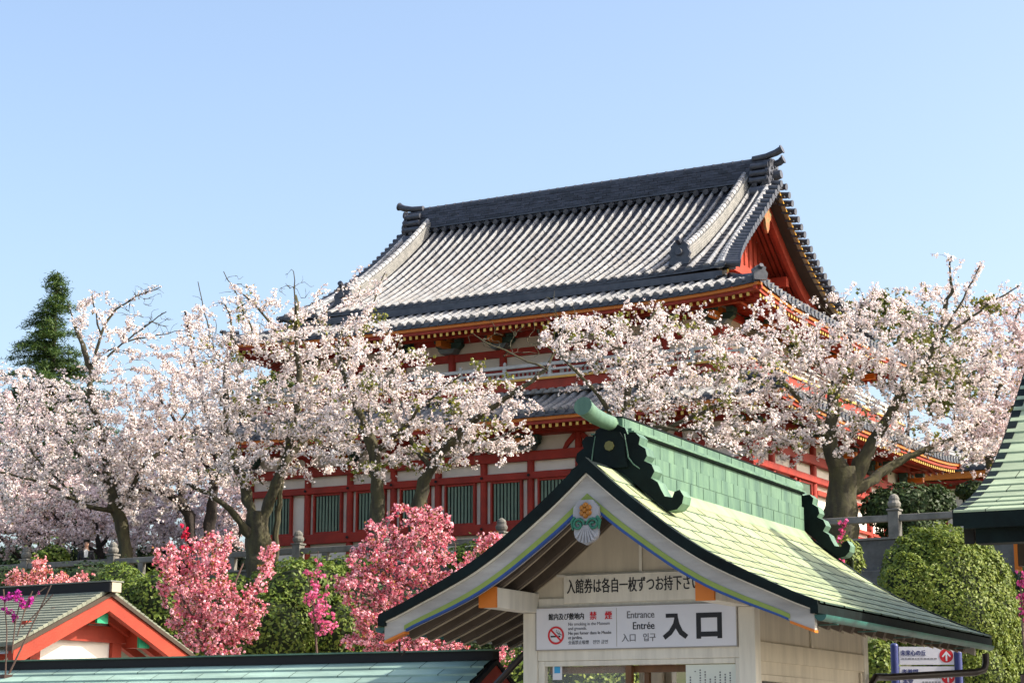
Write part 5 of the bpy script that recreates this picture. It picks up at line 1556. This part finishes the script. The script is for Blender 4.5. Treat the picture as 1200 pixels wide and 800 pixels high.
pink_tree('dense deep pink cherry with upright forked crown, between the cottage and the round hedge', [
    [(246, 800, 9), (246, 770, 8), (243, 740, 6), (238, 700, 5), (232, 650, 3)], [(245, 765, 6), (220, 710, 5, -.2), (195, 665, 3, -.3)], [(245, 765, 6), (270, 710, 5, .2), (285, 660, 3, .3)], [(246, 770, 6), (290, 720, 5), (318, 655, 2)], [(246, 770, 5), (205, 740, 4), (185, 690, 2)]],
    29.0, [(202, 655, 28, 17, 1), (243, 652, 26, 26, 1.1), (222, 690, 34, 26, 1), (258, 708, 28, 30, 1), (236, 735, 38, 26, .9), (298, 708, 15, 26, .8), (313, 668, 9, 24, .6), (320, 643, 5, 8, .3), (284, 738, 20, 22, .8), (245, 760, 34, 12, .7), (268, 628, 8, 12, .5), (180, 652, 9, 8, .4), (228, 628, 8, 6, .4), (205, 712, 10, 10, .3)], 780)
pink_tree('broad deep pink cherry with coppery leaves, left of the kiosk eave', [
    [(475, 830, 10), (475, 780, 8), (468, 730, 7), (455, 680, 5), (440, 630, 3)], [(473, 770, 6), (500, 700, 5), (515, 620, 3)], [(474, 780, 6), (425, 730, 4, -.3), (400, 690, 2, -.3)], [(474, 770, 6), (540, 700, 5), (580, 640, 2)]],
    30.0, [(482, 612, 30, 20, 1), (514, 618, 17, 24, .9), (446, 625, 18, 16, .7), (432, 655, 26, 20, .9), (486, 655, 40, 28, 1.1), (412, 682, 22, 16, .7), (446, 692, 38, 22, 1), (500, 692, 40, 28, 1), (430, 722, 26, 14, .7), (470, 730, 40, 18, .8), (545, 660, 24, 14, .7), (573, 630, 14, 13, .7), (440, 752, 40, 12, .7), (500, 758, 50, 12, .7), (560, 700, 36, 26, .4), (590, 775, 30, 18, .6), (528, 596, 6, 8, .3), (462, 598, 8, 8, .3)], 1000)
pink_tree('low salmon pink cherry top showing above the cottage roof', [
    [(60, 830, 8), (60, 760, 7), (58, 710, 5), (50, 670, 3)], [(60, 740, 5), (30, 690, 3), (20, 670, 2)], [(60, 740, 5), (90, 695, 3), (98, 680, 2)]],
    31.0, [(48, 672, 14, 18, 1), (68, 680, 14, 12, 1), (25, 680, 20, 10, 1), (96, 676, 9, 9, .5), (50, 690, 45, 10, .8)], 260, cols=((.95, .55, .55), (.68, .16, .18)))
pink_tree('slender upright peach bush with loose pink flowers before the hedge', [
    [(372, 800, 4), (372, 760, 4), (371, 720, 3), (372, 680, 2), (373, 645, 1)], [(372, 740, 3), (362, 700, 2), (360, 672, 1)], [(372, 745, 3), (384, 715, 2), (384, 680, 1)]],
    28.5, [(372, 690, 12, 40, 1), (378, 725, 14, 25, 1), (364, 690, 8, 25, .6)], 170, 34, .045, cols=((.80, .22, .38), (.66, .10, .24)), leaf=((.15, .12, .03), .1), spread=.03, depth=.3, name='peach_bush', cat='peach bush')
pink_tree('single crimson flowering shoot above the deep pink cherry', [
    [(222, 800, 3), (221, 700, 3), (219, 650, 2), (217, 612, 1)]], 30.2, [(218, 628, 4, 16, 1), (215, 640, 5, 10, 1)], 26, 40, .05, cols=((.70, .03, .09), (.55, .02, .06)), leaf=((.2, .05, .02), .05), spread=.03, depth=.15, name='crimson_bush', cat='flowering bush')
pink_tree('thin stems with magenta buds rising in front of the cottage roof', [
    [(10, 790, 4), (20, 745, 3), (40, 715, 2), (60, 685, 1)], [(14, 765, 2), (25, 720, 1.5), (25, 698, 1)], [(20, 745, 2), (35, 720, 1.5), (38, 692, 1)], [(26, 735, 2), (48, 710, 1.5), (62, 696, 1)], [(6, 800, 3), (2, 740, 2), (4, 690, 1)]],
    15.5, [(52, 690, 6, 12, 1), (25, 700, 3, 6, .6), (38, 695, 3, 8, .6), (62, 697, 3, 4, .4), (3, 702, 6, 10, 1.2)], 60, 150, .022, cols=((.55, .06, .38), (.40, .02, .24)), leaf=((.3, .05, .1), .1), spread=.012, depth=.12, name='magenta_bush', cat='flowering bush')
pink_tree('few pink azalea flowers on the small bush beside the kiosk ridge', [
    [(985, 690, 4), (984, 665, 3), (984, 640, 2)]], 40.0, [(984, 654, 6, 8, 1), (986, 618, 3, 10, .6), (992, 668, 3, 5, .3)], 24, 26, .07, cols=((.75, .12, .28), (.6, .06, .18)), leaf=((.1, .12, .02), .2), spread=.04, depth=.2, name='azalea_bush', cat='azalea')
pink_tree('magenta azalea flowers below the pavilion eave at the right edge', [
    [(1203, 790, 4), (1200, 740, 3), (1196, 690, 2)]], 20.0, [(1197, 682, 6, 16, 1), (1204, 700, 8, 20, 1)], 60, 40, .04, cols=((.62, .10, .28), (.5, .05, .2)), leaf=((.08, .12, .02), .25), spread=.03, depth=.2, name='azalea_bush', cat='azalea')

# ------------------------------------------------------------------ clipped bushes, hedges
def bush(name, label, cat, ell_, Y, n, size, cols, depth_k=.8, group=None, flat=0.0):
    c0 = at_depth(ell_[0][0], ell_[0][1], Y); gz = ground_z(c0[0], c0[1])
    root = empty(name, (c0[0], c0[1], gz), 0, label, cat, group)
    sc = px_scale(Y)
    w = np.array([e[2] * e[3] for e in ell_], float); w /= w.sum()
    Cs, Ns = [], []
    mb = MB()
    for e, k in zip(ell_, w):
        m = int(n * k); c = at_depth(e[0], e[1], Y + (e[4] if len(e) > 4 else 0)); r = np.array([e[2] * sc, e[2] * sc * depth_k, e[3] * sc])
        d = unit(rng.normal(size=(m, 3)))
        lump = 1 + .03 * np.sin(d[:, 0] * 31 + e[1]) * np.sin(d[:, 2] * 27 + e[0]) + .055 * np.sin(d[:, 0] * 7 + e[0]) * np.sin(d[:, 1] * 6 + 1) + .05 * np.sin(d[:, 2] * 9 + d[:, 0] * 4) + .03 * np.sin(d[:, 0] * 19 + 2) * np.sin(d[:, 2] * 17)
        rad = lump * (1 - np.abs(rng.normal(0, .045, m)))
        Cs.append(c + d * r * rad[:, None]); Ns.append(unit(d / r * np.mean(r) + rng.normal(0, .5, (m, 3)) + np.array([0, 0, .35])))
        # solid dark green core inside the leaves
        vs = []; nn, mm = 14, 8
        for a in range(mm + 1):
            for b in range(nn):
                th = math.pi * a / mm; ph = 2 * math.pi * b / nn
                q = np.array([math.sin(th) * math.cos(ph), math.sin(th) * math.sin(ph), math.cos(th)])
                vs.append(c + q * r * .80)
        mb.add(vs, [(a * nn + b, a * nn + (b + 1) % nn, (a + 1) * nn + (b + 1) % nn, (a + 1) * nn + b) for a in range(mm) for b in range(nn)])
    Cc, Nn = np.vstack(Cs), np.vstack(Ns); m = len(Cc)
    st = rng.random(m) < .025; Cc = Cc + Nn * (st * rng.uniform(0, size * 3.2, m))[:, None]     # stray shoots
    sz = size * rng.uniform(.6, 1.45, m)
    V = cards(Cc, Nn, sz * .55, sz)
    f = rng.random((m, 1)); T = np.array(cols[0]) * (1 - f) + np.array(cols[1]) * f
    sh = Vector((-c0[0], -c0[1], -gz))
    o = raw_quads('foliage', V, T, 'leaves', root); o.data.transform(Matrix.Translation(sh))
    lowz = min(p[2] for p in mb.v)
    for k in range(5):
        a = k * 1.26; x, y = c0[0] + .12 * math.cos(a), c0[1] + .12 * math.sin(a)
        mb.tube([(x, y, gz - .05), (x + .2 * math.cos(a), y + .2 * math.sin(a), max(gz + .2, c0[2]))], [.05, .03], 6)
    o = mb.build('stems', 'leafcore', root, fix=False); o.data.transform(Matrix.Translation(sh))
    return root
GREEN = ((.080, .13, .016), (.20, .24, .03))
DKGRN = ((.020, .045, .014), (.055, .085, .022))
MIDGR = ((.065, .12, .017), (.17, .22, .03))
bush('round_bush', 'large sunlit yellow-green clipped bush between the kiosk eave and the pavilion', 'bush', [(1110, 715, 66, 88), (1066, 672, 34, 42, .2), (1046, 700, 20, 34, .3), (1066, 695, 34, 46, -.2), (1145, 705, 46, 66, .1), (1098, 662, 44, 42, .1), (1128, 676, 40, 44, .4), (1130, 780, 60, 60, .2), (1168, 730, 26, 56, .3), (1048, 735, 26, 45, .4), (1078, 648, 26, 30, .3), (1165, 690, 22, 36, .1), (1112, 678, 62, 62, .3), (1184, 740, 22, 50, .4)], 24.0, 84000, .040, GREEN)
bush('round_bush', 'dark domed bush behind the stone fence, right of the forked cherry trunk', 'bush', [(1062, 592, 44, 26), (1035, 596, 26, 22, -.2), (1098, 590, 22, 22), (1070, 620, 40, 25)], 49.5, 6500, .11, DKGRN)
bush('round_bush', 'small bush with pink flowers at the end of the kiosk ridge', 'bush', [(990, 655, 22, 26), (975, 650, 14, 20), (985, 690, 26, 30)], 40.5, 3000, .085, GREEN)
bush('round_bush', 'small yellow-green bush behind the kiosk corner and the signboard', 'bush', [(1030, 785, 26, 34), (1015, 790, 22, 30)], 19.5, 3600, .045, GREEN)
bush('round_hedge', 'large rounded green hedge between the two deep pink cherries', 'hedge', [(345, 715, 48, 60), (320, 740, 50, 45, -.3), (375, 700, 40, 45, .2), (395, 740, 40, 40), (300, 765, 45, 30)], 31.5, 13000, .065, MIDGR)
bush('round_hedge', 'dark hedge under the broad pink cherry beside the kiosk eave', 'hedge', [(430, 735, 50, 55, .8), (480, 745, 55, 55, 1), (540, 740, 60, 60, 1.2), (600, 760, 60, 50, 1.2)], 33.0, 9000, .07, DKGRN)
bush('round_hedge', 'green hedge behind the cottage roof, left of the pink cherry', 'hedge', [(160, 725, 40, 48), (185, 705, 30, 36, -.3), (140, 695, 34, 36, .6), (215, 745, 40, 40, .2)], 32.5, 9000, .065, MIDGR)
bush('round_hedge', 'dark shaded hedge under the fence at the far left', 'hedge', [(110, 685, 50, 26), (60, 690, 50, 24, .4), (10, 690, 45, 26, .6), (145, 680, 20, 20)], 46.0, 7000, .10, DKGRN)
bush('round_hedge', 'low clipped hedge on the slope below the fence near the windows', 'hedge', [(360, 672, 30, 16), (320, 680, 28, 16), (410, 668, 30, 18), (270, 690, 30, 18)], 47.0, 4500, .09, MIDGR)
bush('round_hedge', 'low clipped hedge on the slope between the broad pink cherry and the kiosk roof', 'hedge', [(560, 655, 40, 20), (610, 650, 40, 20)], 47.0, 3000, .09, MIDGR)
bush('round_hedge', 'dark bank shrubs behind the pavilion eave at the right edge', 'hedge', [(1200, 770, 40, 60), (1215, 700, 30, 50)], 26.0, 5200, .06, DKGRN)
bush('round_hedge', 'bushy greenery glimpsed through the kiosk window', 'hedge', [(680, 810, 60, 60), (620, 810, 40, 60), (720, 800, 40, 50)], 24.0, 7000, .055, GREEN)
bush('leafy_bush', 'dark leafy shrub beside the far building under the pavilion roof edge', 'bush', [(1140, 575, 20, 12), (1150, 590, 18, 14)], 58.0, 1600, .13, DKGRN)
bush('round_hedge', 'long dark hedge at the back of the terrace under the left grove', 'hedge', [(x, 662, 34, 26, .3 * ((x // 40) % 3)) for x in range(-20, 300, 40)], 78.0, 9000, .16, DKGRN)
bush('leafy_bush', 'green shrub on the terrace behind the person', 'bush', [(62, 655, 20, 16), (45, 662, 20, 14)], 66.0, 2000, .14, MIDGR)

# ------------------------------------------------------------------ conifer, top left
def conifer():
    Y = 82.0; base = at_depth(50, 660, Y); top = at_depth(52, 318, Y); gz = TERR
    root = empty('conifer_tree', (base[0], base[1], gz), 0, 'tall dark green conifer rising above the blossom at the far left', 'conifer')
    H = top[2]
    mb = MB(); mb.tube([(0, 0, -.2), (0, 0, (H - gz) * .5), (.05, 0, H - gz)], [.32, .2, .02], 10)
    C_, N_ = [], []
    z = 4.5
    Htot = H - gz
    while z < Htot - .1:
        f = 1 - z / Htot
        R_ = .15 + 6.6 * f if f < .5 else 3.0
        R_ = min(R_, 3.0 if z < Htot * .75 else 9) * rng.uniform(.7, 1.2)
        a = rng.uniform(0, 6.28); L = R_
        dr = np.array([math.cos(a), math.sin(a), 0]); up_ = rng.uniform(.05, .3)
        k = max(4, int(L * 9)); t = np.linspace(.15, 1, k)
        P = np.array([0, 0, z]) + dr * (t * L)[:, None] + np.array([0, 0, 1]) * (up_ * t * L - .28 * (t ** 2) * L)[:, None]
        mb.tube([P[0] - dr * .15 * L, P[k // 2], P[-1]], [.035, .02, .006], 4, cap=False)
        for p, tt in zip(P, t):
            m = int(14 + 12 * (1 - abs(tt - .5)))
            C_.append(p + rng.normal(0, .10 + .10 * (1 - tt), (m, 3)) * [1, 1, .6]); N_.append(unit(rng.normal(0, .6, (m, 3)) + np.array([0, 0, .8])))
        z += rng.uniform(.03, .07)
    C_, N_ = np.vstack(C_), np.vstack(N_); m = len(C_)
    V = cards(C_, N_, .035, rng.uniform(.12, .30, m)); f = rng.random((m, 1)) ** 1.4
    raw_quads('foliage', V, np.array([.025, .065, .018]) * (1 - f) + np.array([.12, .18, .035]) * f, 'leaves', root)
    mb.build('trunk', 'bark_dark', root, smooth=True, fix=False)
conifer()
# green trees beyond
def far_tree(label, px, py, Y, ell_, n, size, cols):
    base = at_depth(px, py, Y); root = empty('broadleaf_tree', (base[0], base[1], TERR), 0, label, 'tree')
    sh = Vector((-base[0], -base[1], -TERR))
    lo, pa, cn = grow([[(px, py + 40, 14), (px, py, 12), (px + 5, py - 60, 7), (px, py - 110, 3)]], Y, ell_, 160, 2.5)
    o = wood('trunk', lo, pa, cn, 'bark_dark', root); o.data.transform(Matrix.Translation(sh))
    o = blossom('foliage', pa, root, n, .22, size, cols, 5, None, 'leaves'); o.data.transform(Matrix.Translation(sh))
far_tree('olive green tree behind the blossom at the upper right', 1060, 560, 75.0, [(1040, 385, 70, 40, 1), (1110, 430, 55, 50, 1), (980, 370, 40, 25, .6)], 26, .16, ((.10, .13, .03), (.19, .19, .035)))
far_tree('green tree in the gap between the left cherries and the hall', 300, 610, 84.0, [(310, 470, 45, 28, 1), (350, 455, 40, 24, .8), (290, 500, 40, 30, .8)], 24, .16, ((.07, .10, .02), (.15, .16, .03)))

# ------------------------------------------------------------------ person behind the fence
hp = at_depth(101, 648, 59.5)
per = empty('person', (hp[0], hp[1], TERR), R(10), 'person in a dark jacket and white shirt standing behind the terrace fence', 'person')
def skin(name, verts, edges, rad, m, parent, sub=2):
    me = bpy.data.meshes.new(name); me.from_pydata(verts, edges, [])
    o = bpy.data.objects.new(name, me); col.objects.link(o); o.parent = parent
    sk = o.modifiers.new('skin', 'SKIN')
    for v, r in zip(me.skin_vertices[0].data, rad): v.radius = (r, r * .85) if not isinstance(r, tuple) else r
    me.skin_vertices[0].data[0].use_root = True
    ss = o.modifiers.new('sub', 'SUBSURF'); ss.levels = sub; ss.render_levels = sub
    me.materials.append(MATS[m]); return o
k = .99
vb = [(0, 0, .92), (0, 0, 1.1), (0, 0, 1.3), (0, 0, 1.42), (0, -.01, 1.5), (0, -.02, 1.6), (0, -.02, 1.68),
      (.17, 0, 1.36), (.22, .02, 1.1), (.2, -.08, .88), (-.17, 0, 1.36), (-.22, .02, 1.1), (-.2, -.08, .88),
      (.09, 0, .85), (.1, .0, .48), (.1, .03, .08), (.1, -.12, .03), (-.09, 0, .85), (-.1, 0, .48), (-.1, .03, .08), (-.1, -.12, .03), (.19, -.12, .80), (-.19, -.12, .80)]
eb = [(0, 1), (1, 2), (2, 3), (3, 4), (4, 5), (5, 6), (2, 7), (7, 8), (8, 9), (9, 21), (2, 10), (10, 11), (11, 12), (12, 22), (0, 13), (13, 14), (14, 15), (15, 16), (0, 17), (17, 18), (18, 19), (19, 20)]
rb = [(.15, .1), (.14, .1), (.17, .11), (.07, .06), .055, (.085, .1), (.07, .085), .06, .045, .035, .06, .045, .035, .085, .06, .045, .04, .085, .06, .045, .04, .035, .035]
skin('body', vb, eb, rb, 'skin', per)
vc = [(0, .0, .80), (0, 0, 1.1), (0, 0, 1.3), (0, 0, 1.40), (.18, 0, 1.37), (.225, .02, 1.1), (.2, -.07, .92), (-.18, 0, 1.37), (-.225, .02, 1.1), (-.2, -.07, .92)]
ec = [(0, 1), (1, 2), (2, 3), (2, 4), (4, 5), (5, 6), (2, 7), (7, 8), (8, 9)]
skin('jacket', vc, ec, [(.18, .13), (.165, .125), (.195, .135), (.085, .08), .075, .06, .052, .075, .06, .052], 'jacket', per)
m = MB(); m.prism([(-.05, 0), (.05, 0), (.065, .2), (.03, .24), (-.03, .24), (-.065, .2)], (0, -.118, 1.2), (1, 0, 0), (0, 0, 1), (0, -1, 0), .012); m.build('shirt_front', 'shirt', per, bevel=.004)
vh = [(0, .03, 1.64), (0, .01, 1.70), (0, .05, 1.56)]
skin('hair', vh, [(0, 1), (0, 2)], [(.095, .1), (.085, .09), (.07, .05)], 'hair', per)
vt = [(0, 0, .95), (.09, 0, .85), (.1, 0, .48), (.1, .03, .1), (-.09, 0, .85), (-.1, 0, .48), (-.1, .03, .1)]
skin('trousers', vt, [(0, 1), (1, 2), (2, 3), (0, 4), (4, 5), (5, 6)], [(.16, .12), .1, .075, .065, .1, .075, .065], 'jacket', per)
m = MB()
for s in (-1, 1): m.lathe([(.002, -.012), (.011, -.006), (.012, 0), (.011, .006), (.002, .012)], (s * .033, -.112, 1.615), 8)
m.build('eyes', 'ink', per, smooth=True)
m = MB(); m.prism([(-.014, 0), (.014, 0), (.005, .05), (-.005, .05)], (0, -.108, 1.565), (1, 0, 0), (0, 0, 1), (0, -1, 0), .022); m.build('nose', 'skin', per, bevel=.005)
m = MB(); m.box(-.025, .025, -.112, -.100, 1.538, 1.546); m.build('mouth', 'signred', per)
